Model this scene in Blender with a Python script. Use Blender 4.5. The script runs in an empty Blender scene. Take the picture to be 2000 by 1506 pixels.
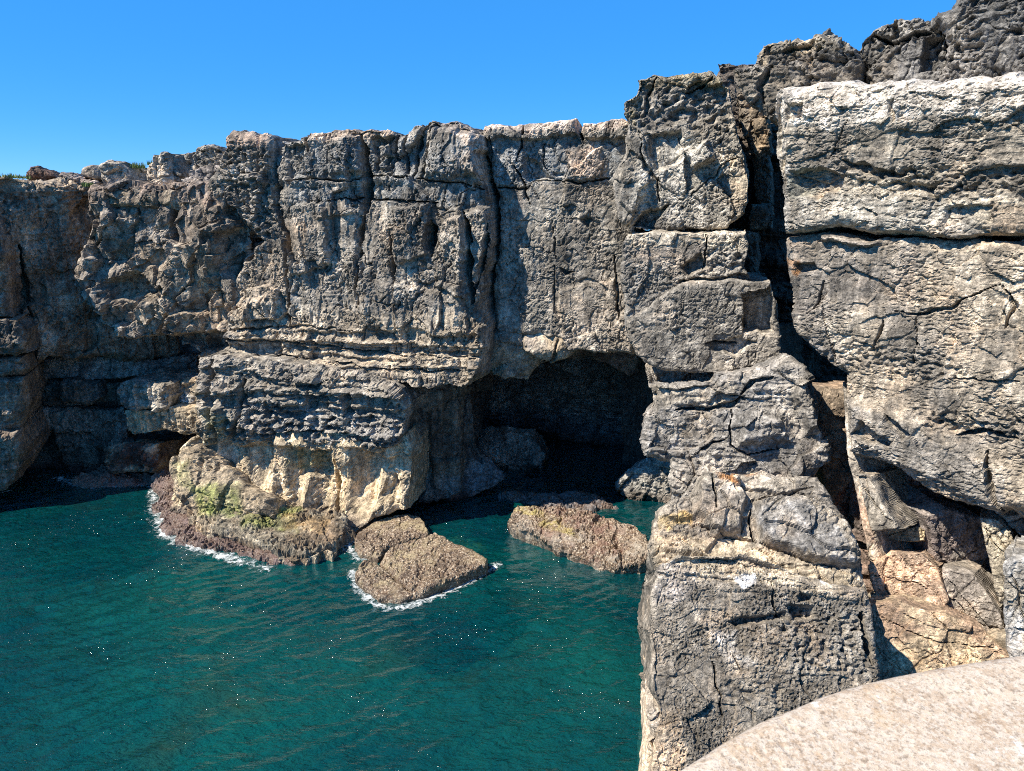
import bpy, math, random, time
import numpy as np
from mathutils import Vector

T0 = time.time()
sc = bpy.context.scene
COL = sc.collection
rad = math.radians

# ------------------------------------------------------------------ camera, sky, sun, exposure
F = 1428.0; CX, CY = 1000.0, 753.0; HC = 12.0; TH = rad(13.1)
cd = bpy.data.cameras.new('camera'); cam = bpy.data.objects.new('camera', cd); COL.objects.link(cam)
cam.location = (0, 0, HC); cam.rotation_euler = (rad(90) - TH, 0, 0)
cd.sensor_width = 36; cd.lens = 36 * F / 2000; cd.clip_start = 0.05; cd.clip_end = 20000
cd.dof.use_dof = True; cd.dof.focus_distance = 22; cd.dof.aperture_fstop = 13.0
sc.camera = cam

SUN_AZ = (-0.90, -0.44); SUN_EL = rad(50)
w = bpy.data.worlds.new('World'); sc.world = w; w.use_nodes = True
nt = w.node_tree; nt.nodes.clear()
sky = nt.nodes.new('ShaderNodeTexSky'); sky.sky_type = 'NISHITA'; sky.sun_disc = False
sky.sun_elevation = SUN_EL; sky.sun_rotation = math.atan2(SUN_AZ[0], SUN_AZ[1])
sky.altitude = 0; sky.air_density = 0.6; sky.dust_density = 0.0; sky.ozone_density = 6.0
hsv = nt.nodes.new('ShaderNodeHueSaturation'); hsv.inputs['Saturation'].default_value = 1.3; hsv.inputs['Hue'].default_value = 0.5
hsv.inputs['Value'].default_value = 1.0
bg = nt.nodes.new('ShaderNodeBackground'); bg.inputs['Strength'].default_value = 0.15
wo = nt.nodes.new('ShaderNodeOutputWorld')
even = nt.nodes.new('ShaderNodeMix'); even.data_type = 'RGBA'; even.inputs[0].default_value = .66; even.inputs[7].default_value = (.26, 1.32, 3.4, 1)
nt.links.new(sky.outputs[0], hsv.inputs['Color']); nt.links.new(hsv.outputs[0], even.inputs[6]); nt.links.new(even.outputs[2], bg.inputs[0]); nt.links.new(bg.outputs[0], wo.inputs[0])

sd = bpy.data.lights.new('sun', 'SUN'); sd.energy = 5.0; sd.angle = rad(0.5); sd.color = (1.0, 0.91, 0.77)
sun = bpy.data.objects.new('sun', sd); COL.objects.link(sun); sun.location = (-40, -20, 50)
sv = Vector((SUN_AZ[0] * math.cos(SUN_EL), SUN_AZ[1] * math.cos(SUN_EL), math.sin(SUN_EL)))
sun.rotation_euler = (-sv).to_track_quat('-Z', 'Y').to_euler()

sc.view_settings.view_transform = 'Standard'; sc.view_settings.look = 'None'
sc.view_settings.exposure = 0.9; sc.view_settings.gamma = 1.0
sc.render.engine = 'CYCLES'; sc.cycles.use_denoising = False; sc.cycles.filter_width = 1.0
sc.cycles.max_bounces = 6; sc.cycles.diffuse_bounces = 3; sc.cycles.glossy_bounces = 3
sc.cycles.transparent_max_bounces = 12; sc.cycles.caustics_reflective = False; sc.cycles.caustics_refractive = False
sc.cycles.sample_clamp_indirect = 2.0

# ------------------------------------------------------------------ pixel <-> world
cT, sT = math.cos(TH), math.sin(TH)
def ray(px, py):
    x = (px - CX) / F; y = (CY - py) / F
    return np.array([x, cT + y * sT, -sT + y * cT])
def at(px, py, Y):
    r = ray(px, py); return np.array([0, 0, HC]) + r * (Y / r[1])
def on_z(px, py, z):
    r = ray(px, py); return np.array([0, 0, HC]) + r * ((z - HC) / r[2])
def proj(P):
    x = P[:, 0]; y = P[:, 1]; z = P[:, 2] - HC
    fw = y * cT - z * sT; up = y * sT + z * cT
    fw = np.maximum(fw, .05)
    return CX + F * x / fw, CY - F * up / fw

# ------------------------------------------------------------------ noise
def _hash(ix, iy, iz, seed):
    h = (ix.astype(np.int64) * 374761393 + iy.astype(np.int64) * 668265263 + iz.astype(np.int64) * 2147483647 + seed * 1274126177) & 0xffffffff
    h = ((h ^ (h >> 13)) * 1274126177) & 0xffffffff
    h = ((h ^ (h >> 15)) * 2246822519) & 0xffffffff
    return h ^ (h >> 16)
def _h01(h): return (h & 0xffffff).astype(np.float32) / 16777215.0
def noise2(u, v, seed=0):
    """gradient noise, about -1..1"""
    iu = np.floor(u); iv = np.floor(v); fu = (u - iu).astype(np.float32); fv = (v - iv).astype(np.float32)
    iu = iu.astype(np.int64); iv = iv.astype(np.int64)
    su = fu * fu * fu * (fu * (fu * 6 - 15) + 10); sv_ = fv * fv * fv * (fv * (fv * 6 - 15) + 10)
    z = np.zeros_like(iu)
    def g(a, b):
        ang = _h01(_hash(iu + a, iv + b, z, seed)) * 6.2831853
        return np.cos(ang) * (fu - a) + np.sin(ang) * (fv - b)
    x0 = g(0, 0) * (1 - su) + g(1, 0) * su; x1 = g(0, 1) * (1 - su) + g(1, 1) * su
    return (x0 * (1 - sv_) + x1 * sv_) * 1.5
def fbm(u, v, seed=0, octv=4, gain=.5, lac=2.03):
    a = 1.0; s = 0; n = 0
    for i in range(octv):
        s = s + a * noise2(u, v, seed + i * 17); n += a
        u = u * lac + 3.1; v = v * lac + 1.7; a *= gain
    return s / n * 1.3
def voro(u, v, seed=0):
    """returns F1, F2, rel u, rel v, three hashes of the nearest cell"""
    iu = np.floor(u).astype(np.int64); iv = np.floor(v).astype(np.int64)
    z = np.zeros_like(iu)
    b1 = np.full(u.shape, 1e9, np.float32); b2 = b1.copy(); ru = np.zeros_like(b1); rv = np.zeros_like(b1); hh = np.zeros(u.shape, np.int64)
    for a in (-1, 0, 1):
        for b in (-1, 0, 1):
            h = _hash(iu + a, iv + b, z, seed)
            cu = iu + a + .08 + .84 * _h01(h); cv = iv + b + .08 + .84 * _h01(_hash(iu + a, iv + b, z + 1, seed))
            du = (u - cu).astype(np.float32); dv = (v - cv).astype(np.float32)
            d = du * du + dv * dv
            m = d < b1
            b2 = np.where(m, b1, np.minimum(b2, d))
            b1 = np.where(m, d, b1); ru = np.where(m, du, ru); rv = np.where(m, dv, rv); hh = np.where(m, h, hh)
    h1 = _h01(hh); h2 = _h01(hh * 7919 >> 3); h3 = _h01(hh * 104729 >> 5)
    return np.sqrt(b1), np.sqrt(b2), ru, rv, h1, h2, h3
def sstep(x, a, b):
    t = np.clip((x - a) / (b - a), 0, 1); return t * t * (3 - 2 * t)
def sdf(u, v, pts):
    """signed distance to a polygon, positive inside"""
    d = np.full(u.shape, 1e9); ins = np.zeros(u.shape, bool); n = len(pts)
    for i in range(n):
        ax, ay = pts[i]; bx, by = pts[(i + 1) % n]
        ex, ey = bx - ax, by - ay; L = ex * ex + ey * ey + 1e-12
        t = np.clip(((u - ax) * ex + (v - ay) * ey) / L, 0, 1)
        d = np.minimum(d, (u - ax - t * ex) ** 2 + (v - ay - t * ey) ** 2)
        if ay != by:
            ins ^= ((ay > v) != (by > v)) & (u < (bx - ax) * (v - ay) / (by - ay) + ax)
    d = np.sqrt(d); return np.where(ins, d, -d)
def dpoly(u, v, pts):
    """distance to a polyline and parameter 0..1 along it"""
    d = np.full(u.shape, 1e9); tt = np.zeros(u.shape); n = len(pts) - 1
    for i in range(n):
        ax, ay = pts[i]; bx, by = pts[i + 1]; ex, ey = bx - ax, by - ay; L = ex * ex + ey * ey + 1e-12
        t = np.clip(((u - ax) * ex + (v - ay) * ey) / L, 0, 1)
        q = (u - ax - t * ex) ** 2 + (v - ay - t * ey) ** 2
        m = q < d; d = np.where(m, q, d); tt = np.where(m, (i + t) / n, tt)
    return np.sqrt(d), tt

# ------------------------------------------------------------------ rock relief
#  und undulation, fac/fs facets (amplitude, cell size u, v), fac2 small facets, str layers, flu vertical flutes, pit karst pits, rgh roughness
STY = dict(und=.25, fac=.22, fs=(1.5, 2.0), fac2=.07, fs2=(.45, .5), stra=.05, sh=.5, flu=.0, fw=.5, pit=.06, ps=.22, rgh=.035, rot=0.0, crk=.12, asp=(1, 1), frac=.05, frs=(.9, 1.3))
def relief(u, v, s, seed):
    d = s['und'] * fbm(u / 3.5, v / 3.5, seed, 3)
    w1 = .35 * fbm(u / 1.1, v / 1.1, seed + 5, 3); w2 = .35 * fbm(u / 1.1 + 9, v / 1.1, seed + 6, 3)
    r = s['rot']; c_, s_ = math.cos(r), math.sin(r)
    ur = u * c_ + v * s_; vr = -u * s_ + v * c_
    if s['fac']:
        a, b = s['fs']
        f1, f2, ru, rv, h1, h2, h3 = voro(ur / a + w1 * .5, vr / b + w2 * .5, seed + 11)
        d = d + s['fac'] * ((h1 - .5) * 1.1 + (h2 - .5) * 1.7 * ru + (h3 - .5) * 1.5 * rv)
        if s['crk']:
            e = f2 - f1
            d = d - s['crk'] * np.clip(1 - e / .05, 0, 1) * (h1 + .1)
    if s['fac2']:
        a, b = s['fs2']
        f1, f2, ru, rv, h1, h2, h3 = voro(ur / a + w2 * 1.1, vr / b + w1 * 1.1, seed + 23)
        d = d + s['fac2'] * ((h1 - .5) + (h2 - .5) * 1.8 * ru + (h3 - .5) * 1.8 * rv)
    if s['stra']:
        q = (v + .25 * w1) / s['sh']
        lay = noise2(q, u * .16, seed + 31) + .55 * noise2(q * 2.7 + w2 * 2, u * .55, seed + 32) + .3 * noise2(q * 6, u * 1.6, seed + 33)
        d = d + s['stra'] * np.tanh(lay * 2.2) * (.15 + 1.2 * sstep(fbm(u / 2, v / 2, seed + 34, 2), -.5, .6))
    if s['flu']:
        q = (u + .18 * w2) / s['fw']
        fl = noise2(q, v * .12, seed + 41) + .55 * noise2(q * 2.6, v * .35, seed + 42)
        d = d + s['flu'] * np.tanh(fl * 2)
    if s['pit']:
        p = s['ps']; ax, ay = s['asp']; n1 = noise2(u / (p * ax) + w1 * 2, v / (p * ay) + w2 * 2, seed + 51); n2 = noise2(u / (p * ax) * 2.1, v / (p * ay) * 2.4, seed + 52)
        k = sstep(fbm(u / 1.5, v / 1.5, seed + 53, 4), -.3, .3)
        d = d - s['pit'] * (sstep(n1, .08, .5) * 1.3 + .55 * sstep(n2, .05, .45)) * (.15 + 1.1 * k)
    if s['frac']:
        a, b = s['frs']
        f1, f2, ru, rv, h1, h2, h3 = voro(ur / a + w2 * 1.4, vr / b + w1 * 1.4, seed + 57)
        wd = .03 + .05 * sstep(fbm(u / .7, v / .7, seed + 58, 2), -.2, .5)
        d = d - s['frac'] * np.clip(1 - (f2 - f1) / wd, 0, 1) * sstep(fbm(u / 1.3, v / 1.3, seed + 59, 3), -.15, .15) * 1.6 + s['frac'] * .5 * (h1 - .5)
    if s['rgh']:
        d = d + s['rgh'] * fbm(u / .35, v / .35, seed + 61, 4, .65)
    return d

# ------------------------------------------------------------------ mesh helpers
def new_mesh(name, verts, faces, cols=None, smooth=False):
    me = bpy.data.meshes.new(name)
    nv = len(verts); nf = len(faces); k = faces.shape[1]
    me.vertices.add(nv); me.vertices.foreach_set('co', np.ascontiguousarray(verts, np.float32).ravel())
    me.loops.add(nf * k); me.loops.foreach_set('vertex_index', np.ascontiguousarray(faces, np.int32).ravel())
    me.polygons.add(nf); me.polygons.foreach_set('loop_start', np.arange(0, nf * k, k, dtype=np.int32))
    me.polygons.foreach_set('loop_total', np.full(nf, k, np.int32))
    me.polygons.foreach_set('use_smooth', np.full(nf, smooth, bool))
    me.update(calc_edges=True)
    if cols is not None:
        at_ = me.color_attributes.new('tint', 'FLOAT_COLOR', 'POINT')
        c4 = np.ones((nv, 4), np.float32); c4[:, :3] = cols; at_.data.foreach_set('color', c4.ravel())
    me.validate()
    return me
def grid_faces(keep):
    nr, nc = keep.shape
    idx = np.arange(nr * nc).reshape(nr, nc)
    ok = keep[:-1, :-1] & keep[1:, :-1] & keep[:-1, 1:] & keep[1:, 1:]
    f = np.stack([idx[:-1, :-1][ok], idx[:-1, 1:][ok], idx[1:, 1:][ok], idx[1:, :-1][ok]], 1)
    used = np.unique(f); remap = np.zeros(nr * nc, np.int64); remap[used] = np.arange(len(used))
    return remap[f], used
def put(name, me, mat, parent=None, **props):
    o = bpy.data.objects.new(name, me); COL.objects.link(o)
    if mat is not None and me is not None: me.materials.append(mat)
    if parent is not None:
        o.parent = parent; o.location = -parent.location
    for k, v in props.items(): o[k] = v
    return o
def root(name, loc, **props):
    o = bpy.data.objects.new(name, None); COL.objects.link(o); o.location = loc; o.empty_display_size = .5
    for k, v in props.items(): o[k] = v
    return o

TRIS = [0]
def block(name, mat, outline, ref, a=0, lean=0, T=4, R=.3, res=2.1, edge=.10, sty=None, feats=(), col=(.2, .2, .19), col2=None, cols=(),
          tide=None, parent=None, zmin=None, seed=None, props=None, cap=None, rings=11):
    """a body of rock: an outline on a plane that stands (or lies) in the place, a worked front face, rounded edges and sides that run back T metres"""
    block.n += 1
    seed = block.n * 101 if seed is None else seed
    s = dict(STY); s.update(sty or {})
    a = rad(a); le = rad(lean)
    nh = np.array([math.sin(a), -math.cos(a), 0.]); n = nh * math.cos(le) + np.array([0, 0, 1.]) * math.sin(le)
    U = np.array([math.cos(a), math.sin(a), 0.]); V = np.cross(n, U)
    P0 = ref if len(ref) == 3 and isinstance(ref, np.ndarray) else at(*ref)
    C = np.array([0, 0, HC])
    def uv(p, d=0.):
        r = ray(*p); t = np.dot(P0 + n * d - C, n) / np.dot(r, n); q = C + r * t - P0
        return float(q @ U), float(q @ V)
    O = [uv(p) for p in outline]; O_ = np.array(O)
    cu, cv = O_.mean(0)
    Pc = P0 + U * cu + V * cv
    e = .05
    q = np.array([Pc, Pc + U * e, Pc + V * e]); qx, qy = proj(q)
    du = res / max(math.hypot(qx[1] - qx[0], qy[1] - qy[0]) / e, 1e-3); dv = res / max(math.hypot(qx[2] - qx[0], qy[2] - qy[0]) / e, 1e-3)
    st = res / F * np.linalg.norm(Pc - C)
    du = min(du, st * 1.8); dv = min(dv, st * 1.8)
    m = rings * max(du, dv)
    g_u = np.arange(O_[:, 0].min() - m - 2 * du - edge, O_[:, 0].max() + m + 2 * du + edge, du)
    g_v = np.arange(O_[:, 1].min() - m - 2 * dv - edge, O_[:, 1].max() + m + 2 * dv + edge, dv)
    u, v = np.meshgrid(g_u, g_v)
    s0 = sdf(u, v, O)
    gv_, gu_ = np.gradient(s0, dv, du); gl = np.sqrt(gu_ ** 2 + gv_ ** 2) + 1e-6; gu_ /= gl; gv_ /= gl
    sw = s0 + edge * (fbm(u / 1.3, v / 1.3, seed + 1, 3) + .5 * fbm(u / .35, v / .35, seed + 2, 3))
    q = np.clip(-sw / m, 0, 1)
    Rr = R * (.55 + .9 * sstep(fbm(u / 1.6, v / 1.6, seed + 3, 2), -.6, .6))
    x = np.clip(sw / Rr, 0, 1)
    back = np.where(sw > 0, Rr * (1 - np.sqrt(np.maximum(0, 1 - (1 - x) ** 2))), Rr + T * q ** 1.6)
    lat = np.where(sw < 0, -sw, 0)
    ub = u + gu_ * lat; vb = v + gv_ * lat            # pulled back to the outline
    uu = ub - gu_ * (back * (sw < 0)); vv = vb - gv_ * (back * (sw < 0))
    d = relief(uu, vv, s, seed)
    wu = .10 * fbm(u / .5, v / .5, seed + 71, 3); wv = .10 * fbm(u / .5 + 5, v / .5, seed + 72, 3)
    wsc = st / .045
    wu = wu * min(1, wsc); wv = wv * min(1, wsc)
    front = sstep(sw, -.02, .15 * R + .05)
    fd = np.zeros_like(u)
    for ft in feats:
        if ft[0] == 'crack':            # pts, half width, depth
            pts = [uv(p) for p in ft[1]]; dd, tt = dpoly(u + wu, v + wv, pts)
            tap = .35 + .65 * np.sin(np.pi * np.clip(tt, .0, 1)) if len(ft) < 5 else 1
            tap = tap * np.clip(.62 + .75 * fbm(u * 1.6, v * 1.6, seed + 81, 3), .08, 1.5)
            fd -= ft[3] * sstep(1 - dd / (ft[2] * np.maximum(tap, .15)), 0, .7)
        elif ft[0] == 'poly':           # pts, height, softness[, slope u, slope v]
            pts = [uv(p) for p in ft[1]]; ss = sdf(u + wu * 1.5, v + wv * 1.5, pts)
            k = sstep(ss, 0, ft[3])
            h = ft[2]
            if len(ft) > 4:
                pc = np.array(pts).mean(0); h = h + ft[4] * (u - pc[0]) + ft[5] * (v - pc[1])
            fd += k * h
        elif ft[0] == 'vprof':          # profile over the picture height: [(y px, d)...]
            ys = [uv((ft[2], y))[1] for y, _ in ft[1]]; ds = [dd for _, dd in ft[1]]
            o_ = np.argsort(ys); fd += np.interp(v + wv, np.array(ys)[o_], np.array(ds)[o_])
        elif ft[0] == 'uprof':
            us = [uv((x_, ft[2]))[0] for x_, _ in ft[1]]; ds = [dd for _, dd in ft[1]]
            o_ = np.argsort(us); fd += np.interp(u + wu, np.array(us)[o_], np.array(ds)[o_])
        elif ft[0] == 'karst':          # pts, depth, size
            pts = [uv(p) for p in ft[1]]; k = sstep(sdf(u + wu * 3, v + wv * 3, pts), -.15, .35)
            n1 = noise2(u / ft[3] + wu, v / ft[3] * 1.3, seed + 91); n2 = noise2(u / ft[3] * 2.2, v / ft[3] * 2.6, seed + 92)
            fd -= k * ft[2] * (np.clip(n1 + .1, 0, 1) * 1.6 + np.clip(n2, 0, 1) * .8)
        elif ft[0] == 'flute':          # pts, depth, width
            pts = [uv(p) for p in ft[1]]; k = sstep(sdf(u + wu * 3, v + wv * 3, pts), -.05, .35)
            n1 = noise2((u + wu * .6) / ft[3], v * .18, seed + 95); n2 = noise2((u + wu) / ft[3] * 2.3, v * .5, seed + 96)
            fd -= k * ft[2] * (np.abs(n1) ** .7 * 1.2 + .35 * n2)
        elif ft[0] == 'layer':          # pts, depth, thickness
            pts = [uv(p) for p in ft[1]]; k = sstep(sdf(u + wu * 3, v + wv * 3, pts), -.05, .35)
            n1 = noise2(u * .15, (v + wv * .8) / ft[3], seed + 97); n2 = noise2(u * .8, (v + wv) / ft[3] * 2.4, seed + 98)
            fd += k * ft[2] * np.tanh(3 * n1 + 1.5 * n2)
    keep = sw > -m
    ex = np.clip(back - Rr, 0, None) * (sw < 0)       # relief on the sides pushes sideways
    dl = (.5 * d * np.exp(-ex / .12) + min(.12, .05 * T) * fbm(uu / .9, vv / .9, seed + 77, 3) * (1 - np.exp(-ex / .3))) * (1 - front)
    P = (P0[None, None, :] + (ub - gu_ * dl)[..., None] * U + (vb - gv_ * dl)[..., None] * V + ((d + fd) * front - back)[..., None] * n)
    if zmin is not None: P[..., 2] = np.maximum(P[..., 2], zmin)
    if cap is not None: keep &= cap(P)
    f, used = grid_faces(keep)
    P = P.reshape(-1, 3)[used]; uf = uu.reshape(-1)[used]; vf = vv.reshape(-1)[used]; FD = fd.reshape(-1)[used]
    # the rock's own colours
    N = len(P); c = np.tile(np.array(col, np.float32), (N, 1))
    if col2 is not None:
        k = sstep(fbm(uf / 1.7, vf / 1.7, seed + 111, 5, .6), -.22, .3)[:, None]; c = c * (1 - k) + np.array(col2, np.float32) * k
    px, py = proj(P); sc_ = 28.0 / max(np.linalg.norm(Pc - C), 1)
    wx = 9 * sc_ * fbm(uf / .8, vf / .8, seed + 112, 4, .6); wy = 9 * sc_ * fbm(uf / .8 + 7, vf / .8, seed + 113, 4, .6)
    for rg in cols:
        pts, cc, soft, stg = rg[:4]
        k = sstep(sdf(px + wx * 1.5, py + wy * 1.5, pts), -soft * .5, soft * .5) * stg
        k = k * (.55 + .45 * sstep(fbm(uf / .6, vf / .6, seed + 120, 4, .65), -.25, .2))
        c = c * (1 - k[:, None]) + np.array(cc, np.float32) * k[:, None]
    if tide is not None:
        for (z0, z1, cc) in tide:
            zz = P[:, 2] + .25 * fbm(uf / .9, vf / .9, seed + 130, 4)
            k = (1 - sstep(zz, z0, z1)) * .92
            c = c * (1 - k[:, None]) + np.array(cc, np.float32) * k[:, None]
    me = new_mesh(name, P, f, c)
    TRIS[0] += 2 * len(f)
    return put(name, me, mat, parent, **(props or {}))
block.n = 0
# ------------------------------------------------------------------ materials
def N(nt, t, **kw):
    n = nt.nodes.new(t)
    for k, v in kw.items():
        if k in n.inputs.keys() if hasattr(n.inputs, 'keys') else False: n.inputs[k].default_value = v
        else: setattr(n, k, v)
    return n
def mth(nt, op, a, b=None, clamp=False):
    n = nt.nodes.new('ShaderNodeMath'); n.operation = op; n.use_clamp = clamp
    for i, x in enumerate((a, b)):
        if x is None: continue
        if isinstance(x, (int, float)): n.inputs[i].default_value = x
        else: nt.links.new(x, n.inputs[i])
    return n.outputs[0]
def tnoise(nt, vec, scale, detail=6, rough=.6, dist=0.):
    n = nt.nodes.new('ShaderNodeTexNoise'); n.inputs['Scale'].default_value = scale; n.inputs['Detail'].default_value = detail
    n.inputs['Roughness'].default_value = rough; n.inputs['Distortion'].default_value = dist
    nt.links.new(vec, n.inputs['Vector']); return n.outputs['Fac']
def mapr(nt, x, a, b, c, d):
    n = nt.nodes.new('ShaderNodeMapRange'); nt.links.new(x, n.inputs[0])
    for i, q in enumerate((a, b, c, d)): n.inputs[i + 1].default_value = q
    return n.outputs[0]
def mixc(nt, fac, a, b, bt='MIX'):
    n = nt.nodes.new('ShaderNodeMix'); n.data_type = 'RGBA'; n.blend_type = bt
    if isinstance(fac, float): n.inputs[0].default_value = fac
    else: nt.links.new(fac, n.inputs[0])
    for i, x in ((6, a), (7, b)):
        if isinstance(x, tuple): n.inputs[i].default_value = x + (1,)
        else: nt.links.new(x, n.inputs[i])
    return n.outputs[2]

def rock_material(name, k=1.0, bump=.035, spec_white=.5, dark=.6, rough=.9, wet=0., streak=.38, speck=(.62, .56, .48)):
    """k: size of the grain (1 for rock some 28 m away)"""
    m = bpy.data.materials.new(name); m.use_nodes = True; nt = m.node_tree; bs = nt.nodes['Principled BSDF']
    ge = nt.nodes.new('ShaderNodeNewGeometry'); p = ge.outputs['Position']
    at_ = nt.nodes.new('ShaderNodeAttribute'); at_.attribute_name = 'tint'
    n1 = tnoise(nt, p, 1.1 / k, 6, .62); n2 = tnoise(nt, p, 5.5 / k, 8, .7); n3 = tnoise(nt, p, 19 / k, 5, .72)
    f1 = mapr(nt, n1, .36, .64, .62, 1.34); f2 = mapr(nt, n2, .34, .66, .45, 1.55); f3 = mapr(nt, n3, .34, .66, .45, 1.55)
    f = mth(nt, 'MULTIPLY', mth(nt, 'MULTIPLY', f1, f2), f3)
    sc3 = nt.nodes.new('ShaderNodeVectorMath'); sc3.operation = 'SCALE'; nt.links.new(at_.outputs['Color'], sc3.inputs[0]); nt.links.new(f, sc3.inputs['Scale'])
    mp = nt.nodes.new('ShaderNodeMapping'); mp.inputs['Scale'].default_value = (1, 1, .13); nt.links.new(p, mp.inputs[0])
    sk = tnoise(nt, mp.outputs[0], 2.6 / k, 7, .68)
    s2 = nt.nodes.new('ShaderNodeVectorMath'); s2.operation = 'SCALE'; nt.links.new(sc3.outputs[0], s2.inputs[0]); nt.links.new(mapr(nt, sk, .38, .62, 1 - streak, 1 + streak), s2.inputs['Scale']); sc3 = s2
    # pale lichen and bare flecks, coarser dark lichen
    pf = mapr(nt, tnoise(nt, p, 8.5 / k, 9, .78), .585, .66, 0, spec_white)
    c = mixc(nt, pf, sc3.outputs[0], speck)
    df = mapr(nt, tnoise(nt, p, 3.2 / k, 9, .75), .53, .63, 0, dark)
    c = mixc(nt, df, c, (.045, .043, .040))
    pit_shade = mapr(nt, tnoise(nt, p, 9.5 / k, 7, .8), .555, .615, 0, dark * .8)  # finest dark flecks: shade of small pits painted into the colour
    c = mixc(nt, pit_shade, c, (.05, .047, .042))
    # warm iron tint in places
    wf = mapr(nt, tnoise(nt, p, .55 / k, 5, .6), .54, .7, 0, .4)
    c = mixc(nt, wf, c, mixc(nt, 1.0, c, (1.25, .98, .74), 'MULTIPLY'))
    nt.links.new(c, bs.inputs['Base Color'])
    bs.inputs['Roughness'].default_value = rough; bs.inputs['Specular IOR Level'].default_value = .25 + wet
    b = nt.nodes.new('ShaderNodeBump'); b.inputs['Strength'].default_value = .9; b.inputs['Distance'].default_value = bump * k
    h = mth(nt, 'ADD', mth(nt, 'MULTIPLY', tnoise(nt, p, 16 / k, 8, .8), 1.3), mth(nt, 'MULTIPLY', n2, 1.6))
    nt.links.new(h, b.inputs['Height']); nt.links.new(b.outputs[0], bs.inputs['Normal'])
    return m
ROCK = rock_material('weathered_limestone')
ROCKN = rock_material('near_limestone', k=.55, bump=.03, spec_white=.40, dark=.42)
ROCKS = rock_material('smooth_limestone', k=.8, bump=.02, spec_white=.25, dark=.3)
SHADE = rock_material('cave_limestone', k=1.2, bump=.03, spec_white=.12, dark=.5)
def weed_material(name, c1, c2, c3, sc_=7.):
    m = bpy.data.materials.new(name); m.use_nodes = True; nt = m.node_tree; bs = nt.nodes['Principled BSDF']
    p = nt.nodes.new('ShaderNodeNewGeometry').outputs['Position']
    at_ = nt.nodes.new('ShaderNodeAttribute'); at_.attribute_name = 'tint'
    a = mapr(nt, tnoise(nt, p, sc_, 8, .8), .42, .58, 0, 1); b_ = mapr(nt, tnoise(nt, p, sc_ * 1.5, 5, .8), .52, .57, 0, .9)
    c = mixc(nt, a, c1, c2); c = mixc(nt, b_, c, c3)
    c = mixc(nt, mapr(nt, tnoise(nt, p, 1.9, 7, .75), .44, .60, 0, .8), c, at_.outputs['Color'])
    nt.links.new(c, bs.inputs['Base Color']); bs.inputs['Roughness'].default_value = .45; bs.inputs['Specular IOR Level'].default_value = .5
    b = nt.nodes.new('ShaderNodeBump'); b.inputs['Strength'].default_value = 1; b.inputs['Distance'].default_value = .05
    nt.links.new(tnoise(nt, p, sc_ * 1.7, 6, .75), b.inputs['Height']); nt.links.new(b.outputs[0], bs.inputs['Normal'])
    return m
WEED = weed_material('mussel_and_weed_crust', (.045, .024, .018), (.22, .145, .085), (.60, .50, .37), 10.)
REDWEED = weed_material('red_seaweed', (.055, .030, .022), (.13, .075, .052), (.34, .27, .21), 11.)
ALGAE = weed_material('green_algae_crust', (.19, .22, .055), (.26, .18, .07), (.42, .38, .2), 6.)

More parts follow.
